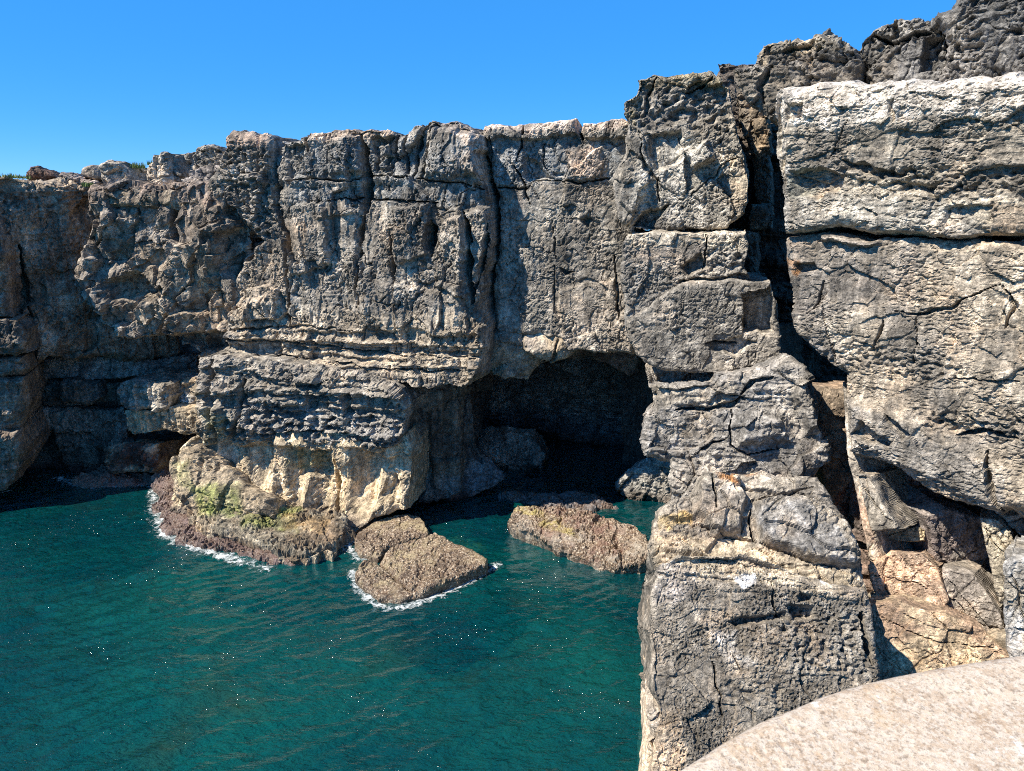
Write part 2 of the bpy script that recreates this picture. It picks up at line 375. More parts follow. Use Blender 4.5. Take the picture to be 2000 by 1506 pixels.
def water_material():
    m = bpy.data.materials.new('sea_water'); m.use_nodes = True; nt = m.node_tree; nt.nodes.clear()
    out = nt.nodes.new('ShaderNodeOutputMaterial')
    p = nt.nodes.new('ShaderNodeNewGeometry').outputs['Position']
    mp = nt.nodes.new('ShaderNodeMapping'); mp.inputs['Rotation'].default_value = (0, 0, rad(-34)); mp.inputs['Scale'].default_value = (.42, 1, 1)
    nt.links.new(p, mp.inputs[0]); q = mp.outputs[0]
    h = mth(nt, 'ADD', mth(nt, 'MULTIPLY', tnoise(nt, q, 4.2, 2, .5), 1.0), mth(nt, 'MULTIPLY', tnoise(nt, q, 17, 3, .6), .22))
    b = nt.nodes.new('ShaderNodeBump'); b.inputs['Strength'].default_value = .9; b.inputs['Distance'].default_value = .055
    nt.links.new(h, b.inputs['Height'])
    fr = nt.nodes.new('ShaderNodeFresnel'); fr.inputs[0].default_value = 1.36; nt.links.new(b.outputs[0], fr.inputs['Normal'])
    gl = nt.nodes.new('ShaderNodeBsdfGlossy'); gl.inputs['Roughness'].default_value = .01; gl.inputs[0].default_value = (.62, .88, 1, 1); nt.links.new(b.outputs[0], gl.inputs['Normal'])
    df = nt.nodes.new('ShaderNodeBsdfDiffuse')
    v1 = mapr(nt, tnoise(nt, p, .16, 3, .5), .4, .6, 0, 1)
    c = mixc(nt, v1, (.001, .062, .080), (.002, .096, .098))
    br = mapr(nt, tnoise(nt, p, .22, 4, .6, .4), .56, .70, 0, .55)
    c = mixc(nt, br, c, (.030, .052, .030))
    nt.links.new(c, df.inputs[0])
    b3 = nt.nodes.new('ShaderNodeBump'); b3.inputs['Strength'].default_value = 1; b3.inputs['Distance'].default_value = .30
    nt.links.new(mth(nt, 'ADD', tnoise(nt, q, 3.4, 3, .6), mth(nt, 'MULTIPLY', tnoise(nt, q, 11, 4, .7), .45)), b3.inputs['Height']); nt.links.new(b3.outputs[0], df.inputs['Normal'])
    tr = nt.nodes.new('ShaderNodeBsdfTransparent'); tr.inputs[0].default_value = (.35, .75, .70, 1)
    m1 = nt.nodes.new('ShaderNodeMixShader'); m1.inputs[0].default_value = .42
    nt.links.new(df.outputs[0], m1.inputs[1]); nt.links.new(tr.outputs[0], m1.inputs[2])
    m2 = nt.nodes.new('ShaderNodeMixShader'); nt.links.new(mapr(nt, fr.outputs[0], .04, .115, .01, .45), m2.inputs[0])
    nt.links.new(m1.outputs[0], m2.inputs[1]); nt.links.new(gl.outputs[0], m2.inputs[2])
    # glints on the smallest ripples
    b2 = nt.nodes.new('ShaderNodeBump'); b2.inputs['Strength'].default_value = 1; b2.inputs['Distance'].default_value = .22
    nt.links.new(tnoise(nt, p, 13, 3, .6), b2.inputs['Height'])
    g2 = nt.nodes.new('ShaderNodeBsdfGlossy'); g2.inputs['Roughness'].default_value = .06; nt.links.new(b2.outputs[0], g2.inputs['Normal'])
    m3 = nt.nodes.new('ShaderNodeMixShader'); nt.links.new(mapr(nt, tnoise(nt, p, .35, 4, .65), .53, .64, .0, .035), m3.inputs[0])
    nt.links.new(m2.outputs[0], m3.inputs[1]); nt.links.new(g2.outputs[0], m3.inputs[2])
    nt.links.new(m3.outputs[0], out.inputs[0])
    return m
WATER = water_material()
def foam_material():
    m = bpy.data.materials.new('foam'); m.use_nodes = True; nt = m.node_tree; nt.nodes.clear()
    out = nt.nodes.new('ShaderNodeOutputMaterial'); p = nt.nodes.new('ShaderNodeNewGeometry').outputs['Position']
    df = nt.nodes.new('ShaderNodeBsdfDiffuse'); df.inputs[0].default_value = (.62, .66, .66, 1)
    tr = nt.nodes.new('ShaderNodeBsdfTransparent'); at_ = nt.nodes.new('ShaderNodeAttribute'); at_.attribute_name = 'tint'
    sep = nt.nodes.new('ShaderNodeSeparateColor'); nt.links.new(at_.outputs['Color'], sep.inputs[0])
    n = mth(nt, 'ADD', tnoise(nt, p, 4.5, 9, .8, .8), mth(nt, 'MULTIPLY', sep.outputs[0], .22))
    k = mapr(nt, n, .64, .78, 0, .9)
    mx = nt.nodes.new('ShaderNodeMixShader'); nt.links.new(k, mx.inputs[0]); nt.links.new(tr.outputs[0], mx.inputs[1]); nt.links.new(df.outputs[0], mx.inputs[2])
    nt.links.new(mx.outputs[0], out.inputs[0]); return m
FOAM = foam_material()
def plain(name, c, rough=.8):
    m = bpy.data.materials.new(name); m.use_nodes = True; nt = m.node_tree; bs = nt.nodes['Principled BSDF']
    p = nt.nodes.new('ShaderNodeNewGeometry').outputs['Position']
    k = mapr(nt, tnoise(nt, p, 3., 8, .7), .3, .7, .65, 1.35)
    v = nt.nodes.new('ShaderNodeVectorMath'); v.operation = 'SCALE'; v.inputs[0].default_value = c; nt.links.new(k, v.inputs['Scale'])
    nt.links.new(v.outputs[0], bs.inputs['Base Color']); bs.inputs['Roughness'].default_value = rough; return m
def parapet_material():
    m = bpy.data.materials.new('parapet_stone'); m.use_nodes = True; nt = m.node_tree; bs = nt.nodes['Principled BSDF']
    p = nt.nodes.new('ShaderNodeNewGeometry').outputs['Position']
    c = mixc(nt, mapr(nt, tnoise(nt, p, 9, 9, .8), .40, .60, 0, 1), (.33, .235, .155), (.52, .42, .31))
    c = mixc(nt, mapr(nt, tnoise(nt, p, 70, 8, .85), .47, .53, 0, .75), c, (.56, .49, .40))
    c = mixc(nt, mapr(nt, tnoise(nt, p, 110, 6, .8), .53, .58, 0, .7), c, (.17, .125, .085))
    c = mixc(nt, mapr(nt, tnoise(nt, p, 8, 9, .8, .3), .54, .66, 0, .5), c, (.42, .27, .13))
    c = mixc(nt, mapr(nt, tnoise(nt, p, 6.2, 12, .82, .2), .60, .635, 0, .9), c, (.70, .69, .66))
    nt.links.new(c, bs.inputs['Base Color']); bs.inputs['Roughness'].default_value = .9
    b = nt.nodes.new('ShaderNodeBump'); b.inputs['Strength'].default_value = .6; b.inputs['Distance'].default_value = .007
    nt.links.new(tnoise(nt, p, 110, 7, .75), b.inputs['Height']); nt.links.new(b.outputs[0], bs.inputs['Normal'])
    return m
PARAPET = parapet_material()
# ------------------------------------------------------------------ the place
DG = (.108, .096, .082); MG = (.205, .183, .152); LG = (.32, .285, .232); CR = (.52, .45, .36); TAN = (.36, .29, .205); OCH = (.44, .31, .15)
BR = (.13, .105, .085); RST = (.42, .20, .07); RED = (.24, .125, .095); GRN = (.15, .19, .045); WEE = (.085, .045, .035); BLG = (.175, .178, .178)
TIDE = [(1.6, 2.6, (.30, .25, .17)), (.5, 1.3, (.13, .085, .065)), (.0, .5, (.07, .035, .03))]
TIDED = [(.5, 1.6, (.10, .085, .07)), (.0, .6, (.07, .035, .03))]

# ---- left cliff in shade
lc = root('left_cliff', (-22, 33, 0), kind='structure', label='dark shaded cliff wall at the left end of the bay')
block('rock_face', ROCK, [(-420, 330), (-60, 338), (0, 343), (60, 350), (150, 352), (300, 352), (360, 700), (0, 702), (-420, 700)], (0, 600, 30.5), a=40, T=7, R=.4,
      col=(.22, .155, .108), col2=(.34, .285, .225), edge=.2, sty=dict(und=.4, fac=.35, fs=(2.2, 2.6), fac2=.1, flu=.08, rot=.3), parent=lc,
      feats=[('crack', [(40, 480), (52, 560), (62, 640), (70, 700)], .25, .6)],
      cols=[([(0, 340), (170, 345), (170, 375), (0, 372)], TAN, 10, .7), ([(100, 470), (135, 470), (130, 520), (105, 520)], (.26, .15, .09), 12, .8),
            ([(30, 395), (140, 380), (150, 460), (60, 470)], LG, 30, .6)])
for i, (o, Y, a) in enumerate([
    ([(-160, 395), (-30, 400), (-2, 460), (14, 540), (22, 622), (-300, 625)], 29.2, 24),
    ([(-300, 627), (30, 625), (48, 645), (52, 690), (30, 697), (-300, 700)], 28.7, 20),
    ([(-300, 702), (40, 700), (47, 725), (40, 737), (-300, 738)], 28.9, 20),
    ([(-300, 741), (44, 740), (52, 790), (38, 842), (0, 850), (-300, 850)], 28.8, 22),
    ([(-300, 853), (30, 846), (48, 880), (46, 905), (30, 928), (10, 960), (-300, 1000)], 28.5, 20)]):
    block('rock_block', ROCK, o, (0, 800 if i else 600, Y), a=a, T=5, R=.35, col=(.25, .205, .155), col2=(.17, .14, .11), tide=TIDED, parent=lc, sty=dict(fac=.12, und=.12))
block('rock_face', ROCK, [(20, 690), (500, 690), (500, 960), (20, 960)], (250, 925, 34.6), a=14, T=5, R=.3, col=BR, col2=DG, parent=lc, tide=TIDED,
      sty=dict(fac=.3, stra=.1), zmin=-1.5)
low = [([(66, 700), (110, 694), (180, 697), (250, 702), (300, 706), (382, 699), (386, 738), (330, 744), (262, 738), (200, 745), (120, 740), (72, 744)], 32.7, (.30, .28, .25), (.22, .21, .2)),
       ([(76, 752), (96, 744), (150, 750), (214, 746), (262, 752), (300, 748), (300, 790), (240, 796), (190, 790), (120, 800), (80, 792)], 33.0, (.20, .175, .145), BR),
       ([(112, 748), (140, 744), (186, 752), (190, 778), (170, 794), (122, 790), (116, 770)], 32.2, (.16, .14, .12), BR),
       ([(232, 752), (250, 744), (285, 745), (322, 754), (330, 775), (322, 798), (300, 806), (262, 800), (238, 790), (230, 770)], 31.8, LG, (.22, .2, .17)),
       ([(330, 744), (388, 740), (390, 786), (372, 796), (345, 790), (332, 770)], 32.2, (.36, .36, .35), (.30, .24, .17)),
       ([(74, 802), (130, 798), (186, 806), (240, 800), (252, 830), (246, 866), (200, 868), (170, 848), (110, 846), (80, 836)], 32.6, (.26, .235, .20), (.19, .165, .135)),
       ([(236, 806), (262, 798), (300, 804), (340, 796), (388, 800), (392, 846), (350, 852), (310, 842), (262, 852), (240, 842)], 31.9, (.42, .34, .23), (.33, .27, .19)),
       ([(104, 848), (150, 842), (192, 852), (202, 900), (196, 930), (140, 934), (118, 900)], 32.9, (.2, .175, .14), (.14, .12, .1)),
       ([(180, 868), (240, 860), (320, 866), (378, 856), (380, 884), (280, 890), (196, 884)], 33.0, BR, DG)]
for o, Y, c1, c2 in low:
    block('rock_block', ROCK, o, (o[0][0], 850, Y), a=(-14 if o[0][0] > 230 else 14), T=4, R=.22, col=c1, col2=c2, parent=lc, tide=TIDED, edge=.16,
          sty=dict(fac=.22, und=.15, fs=(.9, 1.1), stra=.06, sh=.35, flu=.07, fw=.3))
block('rock_block', ROCK, [(197, 876), (240, 866), (300, 868), (304, 905), (296, 925), (210, 925), (196, 905)], (250, 925, 31.4), a=-6, lean=12, T=3, R=.35, col=TAN, col2=WEE,
      parent=lc, tide=[(.2, .7, WEE)], sty=dict(fac=.1, pit=.1))
# ---- overhanging broken mass
om = block('overhanging_rock', ROCK, [(158, 372), (200, 358), (300, 365), (380, 350), (470, 340), (480, 560), (474, 697), (420, 690), (384, 696), (330, 655), (262, 668), (215, 662), (182, 610), (145, 568), (138, 525), (152, 470), (165, 425)],
      (300, 550, 30.6), a=-10, lean=-4, T=5, R=.45, col=(.20, .165, .13), col2=(.30, .26, .215), edge=.22,
      sty=dict(und=.45, fac=.6, fs=(1.3, 2.1), fac2=.28, fs2=(.45, .65), stra=0, flu=.06, rot=-.55, crk=.25, rgh=.03, pit=.04),
      feats=[('poly', [(180, 548), (260, 525), (330, 560), (300, 600), (200, 590)], -.9, .5), ('poly', [(330, 372), (352, 372), (345, 470), (325, 470)], -.5, .2),
             ('poly', [(300, 650), (470, 640), (480, 700), (300, 700)], -.7, .3), ('poly', [(430, 450), (480, 430), (480, 560), (440, 560)], -.7, .3)],
      cols=[([(150, 360), (430, 350), (420, 400), (150, 400)], (.24, .17, .13), 25, .6), ([(260, 480), (440, 470), (440, 640), (250, 640)], (.32, .265, .20), 40, .9)],
      props=dict(kind='structure', label='broken brown overhanging cliff mass left of the grey wall'))
# ---- main grey wall
CREST = [(415, 330), (428, 298), (434, 292), (437, 268), (470, 262), (500, 262), (518, 268), (526, 286), (532, 310), (537, 288), (540, 272), (580, 274), (600, 265), (640, 255), (664, 247), (690, 250), (700, 252), (740, 248), (776, 262), (784, 266), (795, 262), (806, 246), (850, 236), (880, 236), (905, 244), (922, 252), (934, 262), (936, 290)]
mw = root('main_cliff', (-6, 29, 0), kind='structure', label='long sunlit grey cliff wall of cracked columns above the bay')
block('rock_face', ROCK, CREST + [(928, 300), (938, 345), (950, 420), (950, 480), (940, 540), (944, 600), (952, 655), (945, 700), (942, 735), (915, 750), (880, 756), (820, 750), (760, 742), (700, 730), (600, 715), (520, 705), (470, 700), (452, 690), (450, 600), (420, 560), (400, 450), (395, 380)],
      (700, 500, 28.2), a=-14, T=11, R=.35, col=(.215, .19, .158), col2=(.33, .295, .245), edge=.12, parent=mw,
      sty=dict(und=.12, fac=.32, fs=(1.1, 2.6), fac2=.09, fs2=(.40, .9), stra=.03, sh=.45, flu=.04, fw=.5, pit=.055, ps=.10, asp=(.9, 1.7), rgh=.035, crk=.15, frac=.12, frs=(.7, 1.7)),
      feats=[('crack', [(527, 270), (530, 340), (536, 400), (560, 470), (566, 560), (572, 640)], 0.203, 1.2), ('crack', [(601, 262), (596, 300), (598, 345)], 0.162, 0.75),
             ('crack', [(694, 246), (706, 290), (716, 340), (712, 380), (703, 440), (700, 520)], 0.297, 1.35), ('crack', [(773, 258), (770, 300), (764, 345)], 0.135, 0.9),
             ('crack', [(792, 262), (786, 300), (792, 330), (800, 350)], 0.121, 0.75), ('crack', [(817, 262), (812, 300), (806, 350)], 0.135, 0.825), ('crack', [(847, 240), (832, 280), (826, 345)], 0.121, 0.75),
             ('crack', [(560, 352), (595, 348), (640, 350), (680, 352), (712, 342), (760, 342), (830, 350), (900, 358), (950, 372)], 0.0506, 0.309, 0),
             ('crack', [(590, 395), (640, 392), (710, 386), (800, 394), (860, 396)], 0.0675, 0.375), ('crack', [(940, 300), (952, 360), (958, 430), (940, 520), (930, 560)], 0.297, 0.9),
             ('crack', [(905, 415), (915, 470), (918, 540), (925, 590)], 0.27, 1.35), ('crack', [(840, 430), (842, 500)], 0.338, 1.05), ('crack', [(700, 440), (702, 520), (700, 600)], 0.108, 0.525),
             ('crack', [(450, 470), (500, 470), (470, 520)], 0.27, 0.6), ('crack', [(765, 450), (770, 520), (775, 580)], 0.121, 0.6),
             ('crack', [(460, 660), (600, 668), (760, 690), (930, 700)], 0.0675, 0.309, 0), ('crack', [(480, 640), (600, 636), (700, 645)], 0.0945, 0.3),
             ('crack', [(500, 690), (640, 700), (760, 715), (900, 722)], 0.0756, 0.397, 0),
             ('poly', [(540, 280), (600, 275), (600, 345), (560, 350)], -.25, .15), ('poly', [(640, 262), (695, 258), (712, 340), (640, 348)], .28, .2, .1, 0),
             ('poly', [(715, 262), (770, 262), (765, 340), (728, 338)], -.45, .15), ('poly', [(730, 280), (768, 270), (762, 338), (732, 338)], .5, .2),
             ('poly', [(830, 240), (925, 250), (945, 345), (826, 350)], .35, .25, .12, .05), ('poly', [(398, 380), (440, 380), (520, 470), (450, 560), (400, 500)], -.9, .6),
             ('poly', [(860, 430), (910, 415), (915, 590), (850, 560)], .35, .15, .1, .0), ('poly', [(455, 585), (540, 570), (560, 700), (450, 700)], .3, .3),
             ('poly', [(700, 540), (900, 570), (900, 660), (700, 640)], .18, .2),
             ('vprof', [(230, -.2), (350, .05), (365, -.1), (600, .05), (640, .2), (665, .35), (668, .1), (700, .3), (703, .6), (740, .8), (760, .9)], 700),
             ('poly', [(620, 350), (705, 350), (700, 420), (620, 430)], .15, .1), ('poly', [(560, 400), (640, 395), (650, 520), (575, 540)], .22, .12, .08, 0), ('poly', [(770, 400), (840, 398), (835, 500), (780, 520)], .22, .12, -.08, 0), ('poly', [(480, 560), (548, 556), (552, 622), (490, 625)], .3, .08), ('poly', [(890, 400), (960, 400), (960, 660), (885, 660)], .2, .3), ('layer', [(450, 620), (940, 650), (950, 770), (450, 720)], .16, .35), ('flute', [(740, 655), (930, 670), (930, 705), (740, 690)], .3, .45),
             ('karst', [(420, 280), (530, 290), (540, 470), (430, 470)], .16, .22)],
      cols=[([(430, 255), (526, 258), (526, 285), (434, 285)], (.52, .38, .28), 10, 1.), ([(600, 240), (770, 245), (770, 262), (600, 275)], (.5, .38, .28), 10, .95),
            ([(845, 232), (925, 240), (945, 300), (925, 300), (890, 262)], (.55, .45, .36), 10, .95), ([(540, 285), (930, 270), (940, 400), (560, 400)], (.235, .235, .225), 30, .75),
            ([(555, 440), (610, 440), (600, 490), (560, 500)], (.33, .26, .19), 14, .8), ([(455, 500), (560, 480), (560, 640), (455, 640)], (.38, .31, .23), 30, .8),
            ([(455, 600), (940, 620), (940, 760), (455, 720)], (.42, .35, .26), 30, .85), ([(925, 300), (950, 320), (945, 370), (920, 340)], CR, 8, .7),
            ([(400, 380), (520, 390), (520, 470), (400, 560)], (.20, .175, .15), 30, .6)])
# crest rocks on the left
cr = root('crest_outcrop', (-14, 32, 12), kind='structure', label='jumble of weathered boulders along the low left crest')
for o, Y, a, c1, c2, ln in [
    ([(45, 345), (52, 322), (66, 320), (95, 336), (104, 346), (80, 350)], 33.5, 10, (.17, .10, .07), BR, 5),
    ([(108, 342), (115, 333), (150, 336), (156, 350), (190, 356), (180, 366), (120, 352)], 32.8, 0, (.33, .27, .23), MG, 10),
    ([(190, 350), (188, 332), (200, 320), (215, 314), (226, 316), (236, 330), (250, 350), (255, 362), (230, 368), (198, 362)], 31.6, -10, LG, MG, 5),
    ([(150, 345), (160, 330), (180, 324), (195, 328), (200, 350)], 33.2, -10, MG, BR, 10),
    ([(236, 335), (255, 322), (278, 330), (282, 352), (250, 362)], 32.6, 0, LG, TAN, 10),
    ([(278, 350), (282, 325), (292, 318), (294, 300), (318, 297), (320, 305), (324, 330), (326, 360), (310, 372), (290, 366)], 31.3, -14, LG, CR, 3),
    ([(318, 345), (322, 308), (340, 303), (352, 330), (360, 352), (330, 366)], 31.6, -10, LG, MG, 6),
    ([(335, 310), (338, 300), (360, 298), (382, 294), (392, 330), (386, 372), (340, 362)], 32.4, -10, MG, LG, 6),
    ([(378, 300), (382, 288), (392, 282), (425, 283), (432, 300), (430, 345), (400, 352), (380, 330)], 31.0, -12, LG, MG, 4),
    ([(352, 352), (366, 330), (395, 322), (440, 320), (446, 380), (420, 410), (360, 390)], 30.6, -12, LG, (.30, .26, .23), 8),
    ([(170, 372), (250, 362), (330, 366), (400, 380), (420, 420), (300, 400), (180, 398)], 30.6, -4, BR, TAN, 14)]:
    block('rock_block', ROCK, o, (o[0][0], o[0][1], Y), a=a, lean=ln, T=2.2, R=.22, col=c1, col2=c2, parent=cr, edge=.10, sty=dict(und=.1, fac=.25, fs=(.7, .9), fac2=.1, pit=.08, ps=.18))

# ---- arch wall
aw = root('arch_wall', (1, 28, 5), kind='structure', label='grey cliff span forming the roof of the sea arch')
block('rock_face', ROCK, [(950, 300), (942, 262), (946, 248), (955, 246), (1000, 240), (1060, 238), (1100, 234), (1124, 230), (1130, 262), (1137, 240), (1180, 236), (1214, 230), (1240, 240), (1270, 690), (1232, 692), (1180, 688), (1110, 684), (1095, 664), (1040, 655), (1000, 652), (975, 664), (968, 640), (964, 600), (962, 540), (974, 480), (974, 420), (966, 366), (956, 330)],
      (1100, 450, 27.6), a=-10, T=12, R=.3, col=(.21, .188, .158), col2=(.28, .255, .215), edge=.09, parent=aw,
      sty=dict(und=.1, fac=.16, fs=(1.8, 2.3), fac2=.05, fs2=(.5, .7), stra=.01, flu=.02, pit=.045, ps=.13, rgh=.035, crk=.05, frac=.06),
      feats=[('crack', [(958, 262), (960, 300), (956, 330)], .05, .3), ('crack', [(1022, 240), (1018, 290), (1008, 320)], .09, .45), ('crack', [(1127, 232), (1132, 262), (1138, 275)], .09, .7),
             ('crack', [(1064, 280), (1062, 320), (1078, 345)], .05, .25), ('crack', [(1000, 320), (1022, 355), (1032, 400)], .06, .4), ('crack', [(955, 366), (1030, 368), (1045, 356), (1080, 352), (1140, 356), (1190, 350)], .05, .3, 0),
             ('poly', [(1020, 305), (1048, 312), (1080, 350), (1035, 362), (1018, 340)], -.3, .12), ('poly', [(1075, 330), (1105, 334), (1100, 346), (1080, 345)], -.2, .1),
             ('poly', [(1105, 290), (1175, 285), (1180, 350), (1115, 350)], .12, .08), ('poly', [(915, 235), (1128, 225), (1130, 268), (1000, 275), (925, 270)], .2, .1), ('poly', [(1132, 232), (1240, 228), (1225, 275), (1140, 272)], .28, .1),
             ('poly', [(1120, 425), (1160, 425), (1150, 450)], -.25, .15), ('poly', [(1090, 522), (1130, 532), (1100, 540)], -.3, .08), ('crack', [(1080, 440), (1086, 500), (1080, 620)], .07, .18),
             ('poly', [(1010, 655), (1080, 650), (1095, 670), (1010, 680)], .35, .2), ('poly', [(1085, 560), (1240, 540), (1240, 700), (1095, 700)], .18, .15),
             ('crack', [(1200, 500), (1208, 620)], .10, .3)],
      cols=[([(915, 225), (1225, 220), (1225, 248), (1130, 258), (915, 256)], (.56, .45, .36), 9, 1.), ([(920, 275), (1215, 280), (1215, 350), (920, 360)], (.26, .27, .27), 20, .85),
            ([(1105, 290), (1180, 285), (1180, 350), (1120, 350)], (.58, .46, .36), 14, .95), ([(960, 390), (1020, 380), (1010, 470), (960, 460)], (.42, .32, .26), 20, .55),
            ([(1060, 560), (1230, 560), (1230, 690), (1090, 690)], (.36, .31, .25), 25, .85), ([(1120, 600), (1220, 600), (1215, 650), (1120, 650)], (.40, .33, .26), 14, .5)])
block('rock_block', SHADE, [(948, 668), (985, 650), (1060, 660), (1100, 668), (1122, 690), (1110, 705), (1060, 728), (1030, 752), (990, 738), (955, 728), (935, 715)], (1020, 700, 28.0), a=-8, lean=-22, T=3, R=.5, col=(.36, .31, .25), col2=TAN,
      parent=aw, sty=dict(und=.3, fac=.25, pit=.04), feats=[('crack', [(1090, 668), (1080, 700), (1040, 745)], .15, .3)])
block('rock_block', SHADE, [(1090, 670), (1245, 685), (1262, 720), (1230, 735), (1160, 705), (1110, 705)], (1150, 700, 31.0), a=-8, lean=-25, T=3, R=.3, col=(.26, .19, .16), col2=BR, parent=aw)
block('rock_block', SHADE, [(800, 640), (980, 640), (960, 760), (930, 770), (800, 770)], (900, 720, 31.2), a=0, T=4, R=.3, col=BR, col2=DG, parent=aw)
# ---- cave
cv = root('cave', (2, 36, 0), kind='structure', label='dark cave recess behind the arch opening')
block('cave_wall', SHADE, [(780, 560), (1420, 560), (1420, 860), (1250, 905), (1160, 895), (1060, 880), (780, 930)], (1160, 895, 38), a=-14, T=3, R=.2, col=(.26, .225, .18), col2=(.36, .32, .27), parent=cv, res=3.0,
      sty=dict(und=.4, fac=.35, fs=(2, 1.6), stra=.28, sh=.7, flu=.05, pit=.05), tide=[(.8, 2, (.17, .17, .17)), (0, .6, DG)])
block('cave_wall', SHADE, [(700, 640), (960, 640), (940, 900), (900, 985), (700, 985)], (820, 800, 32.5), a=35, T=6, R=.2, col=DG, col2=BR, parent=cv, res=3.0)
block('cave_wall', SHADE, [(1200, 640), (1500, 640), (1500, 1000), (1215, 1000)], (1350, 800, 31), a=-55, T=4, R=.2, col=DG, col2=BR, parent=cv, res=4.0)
P = None
block('cave_rock', SHADE, [(925, 855), (945, 836), (985, 832), (1045, 846), (1062, 885), (1055, 915), (1000, 925), (925, 920)], (990, 905, 33.6), a=-10, lean=20, T=3, R=.5, col=(.42, .38, .33), col2=(.30, .27, .23), sty=dict(fac=.5, fs=(1.1, 1.3), und=.3),
      props=dict(label='large angular boulder sitting in the dark water inside the cave', category='boulder', kind='thing'))
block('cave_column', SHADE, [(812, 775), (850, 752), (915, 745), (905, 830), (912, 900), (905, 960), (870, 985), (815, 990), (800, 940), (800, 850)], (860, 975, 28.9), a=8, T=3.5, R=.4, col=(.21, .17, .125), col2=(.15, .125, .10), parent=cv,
      sty=dict(flu=.15, fac=.25), tide=[(.9, 1.7, (.24, .235, .22)), (0, .7, WEE)])
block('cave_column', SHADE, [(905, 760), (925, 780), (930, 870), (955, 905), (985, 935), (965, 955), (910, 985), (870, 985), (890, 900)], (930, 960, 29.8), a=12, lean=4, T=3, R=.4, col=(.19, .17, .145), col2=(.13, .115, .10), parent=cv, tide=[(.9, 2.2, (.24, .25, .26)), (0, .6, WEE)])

# ---- promontory
pr = root('promontory', (-8, 27, 0), kind='structure', label='low layered promontory jutting out beneath the grey cliff wall')
block('rock_face', ROCK, [(382, 704), (400, 700), (470, 702), (560, 712), (640, 722), (700, 732), (760, 752), (786, 770), (798, 790), (792, 830), (786, 868), (740, 886), (690, 874), (640, 884), (580, 878), (520, 866), (470, 872), (430, 862), (400, 868), (385, 850), (378, 780)],
      (600, 900, 27.3), a=-10, T=7, R=.3, rings=22, col=(.25, .225, .19), col2=LG, edge=.13, parent=pr, tide=[(2.4, 3.6, (.46, .36, .23)), (.3, .9, BR)], zmin=-1.5,
      sty=dict(und=.25, fac=.28, fs=(1.2, 1.1), fac2=.14, fs2=(.4, .35), stra=.10, sh=.42, pit=.08, ps=.13, rgh=.04),
      feats=[('vprof', [(700, -.05), (735, .1), (760, .35), (800, .15), (830, .35), (870, .15)], 600), ('karst', [(470, 790), (640, 810), (780, 830), (780, 880), (600, 870), (470, 860)], .28, .33), ('layer', [(380, 700), (800, 760), (790, 870), (470, 850), (380, 800)], .16, .33),
             ('poly', [(598, 770), (612, 762), (640, 770), (620, 800), (595, 800)], -.35, .12),
             ('poly', [(672, 770), (692, 758), (694, 812), (670, 812)], -.5, .12), ('poly', [(570, 735), (630, 722), (635, 750), (580, 752)], .35, .2), ('crack', [(560, 752), (620, 755), (640, 740)], .09, .4),
             ('crack', [(410, 705), (420, 800), (430, 870)], .4, .5), ('crack', [(475, 740), (470, 820), (455, 860)], .3, .45), ('poly', [(395, 780), (450, 780), (450, 850), (400, 860)], .35, .3),
             ('poly', [(560, 880), (650, 890), (640, 950), (560, 935)], -.35, .3), ('poly', [(700, 890), (775, 900), (770, 985), (715, 990)], -.3, .3), ('crack', [(652, 930), (660, 1000), (662, 1040)], .18, .5),
             ('crack', [(560, 840), (690, 850), (760, 868)], .15, .5)],
      cols=[([(378, 700), (440, 700), (450, 850), (380, 850)], (.34, .30, .25), 20, .7), ([(470, 780), (640, 800), (780, 820), (780, 872), (600, 868), (470, 860)], (.25, .24, .225), 20, .8),
            ([(395, 800), (440, 800), (440, 860), (400, 860)], (.20, .21, .10), 18, .6), ([(470, 862), (780, 878), (780, 935), (470, 930)], (.50, .385, .235), 16, 1.),
            ([(640, 880), (700, 880), (700, 1000), (640, 1000)], (.52, .40, .26), 18, .9), ([(340, 860), (390, 850), (470, 950), (360, 980)], (.36, .28, .16), 16, .7),
            ([(370, 740), (385, 740), (388, 870), (368, 870)], OCH, 8, .7), ([(560, 880), (640, 885), (640, 910), (560, 905)], (.22, .21, .11), 12, .7)])
block('undercut_base', ROCKS, [(345, 880), (400, 845), (600, 850), (790, 850), (800, 900), (796, 1000), (740, 1012), (664, 1048), (560, 1030), (400, 1010), (340, 990)],
      (600, 950, 27.15), a=-10, T=6, R=.4, col=(.50, .40, .265), col2=(.40, .325, .225), edge=.12, parent=pr, tide=[(.35, .9, BR)], zmin=-1.5,
      sty=dict(und=.35, fac=.12, fs=(1.6, 2.2), fac2=.03, fs2=(.5, .8), stra=.0, flu=.13, fw=1.0, pit=.05, ps=.14, rgh=.035, crk=.05, frac=.03),
      feats=[('vprof', [(850, -.2), (880, -.12), (930, -.10), (960, .05), (985, .35), (1010, .8), (1040, 1.4)], 600), ('flute', [(340, 860), (790, 870), (790, 1030), (340, 1010)], .55, 1.5),
             ('poly', [(565, 870), (650, 880), (642, 945), (570, 940)], -.35, .25), ('poly', [(700, 885), (778, 895), (772, 985), (712, 990)], -.35, .3), ('crack', [(650, 900), (656, 960), (662, 1040)], .22, .6), ('karst', [(470, 960), (660, 985), (660, 1040), (400, 1010)], .14, .2)],
      cols=[([(560, 872), (645, 878), (645, 915), (560, 912)], (.24, .22, .11), 12, .8), ([(395, 860), (460, 870), (470, 940), (400, 930)], (.34, .30, .25), 14, .6), ([(640, 880), (700, 880), (700, 1000), (640, 1000)], (.56, .44, .28), 18, .9), ([(400, 985), (640, 1000), (640, 1040), (400, 1020)], (.27, .22, .15), 14, .7)])
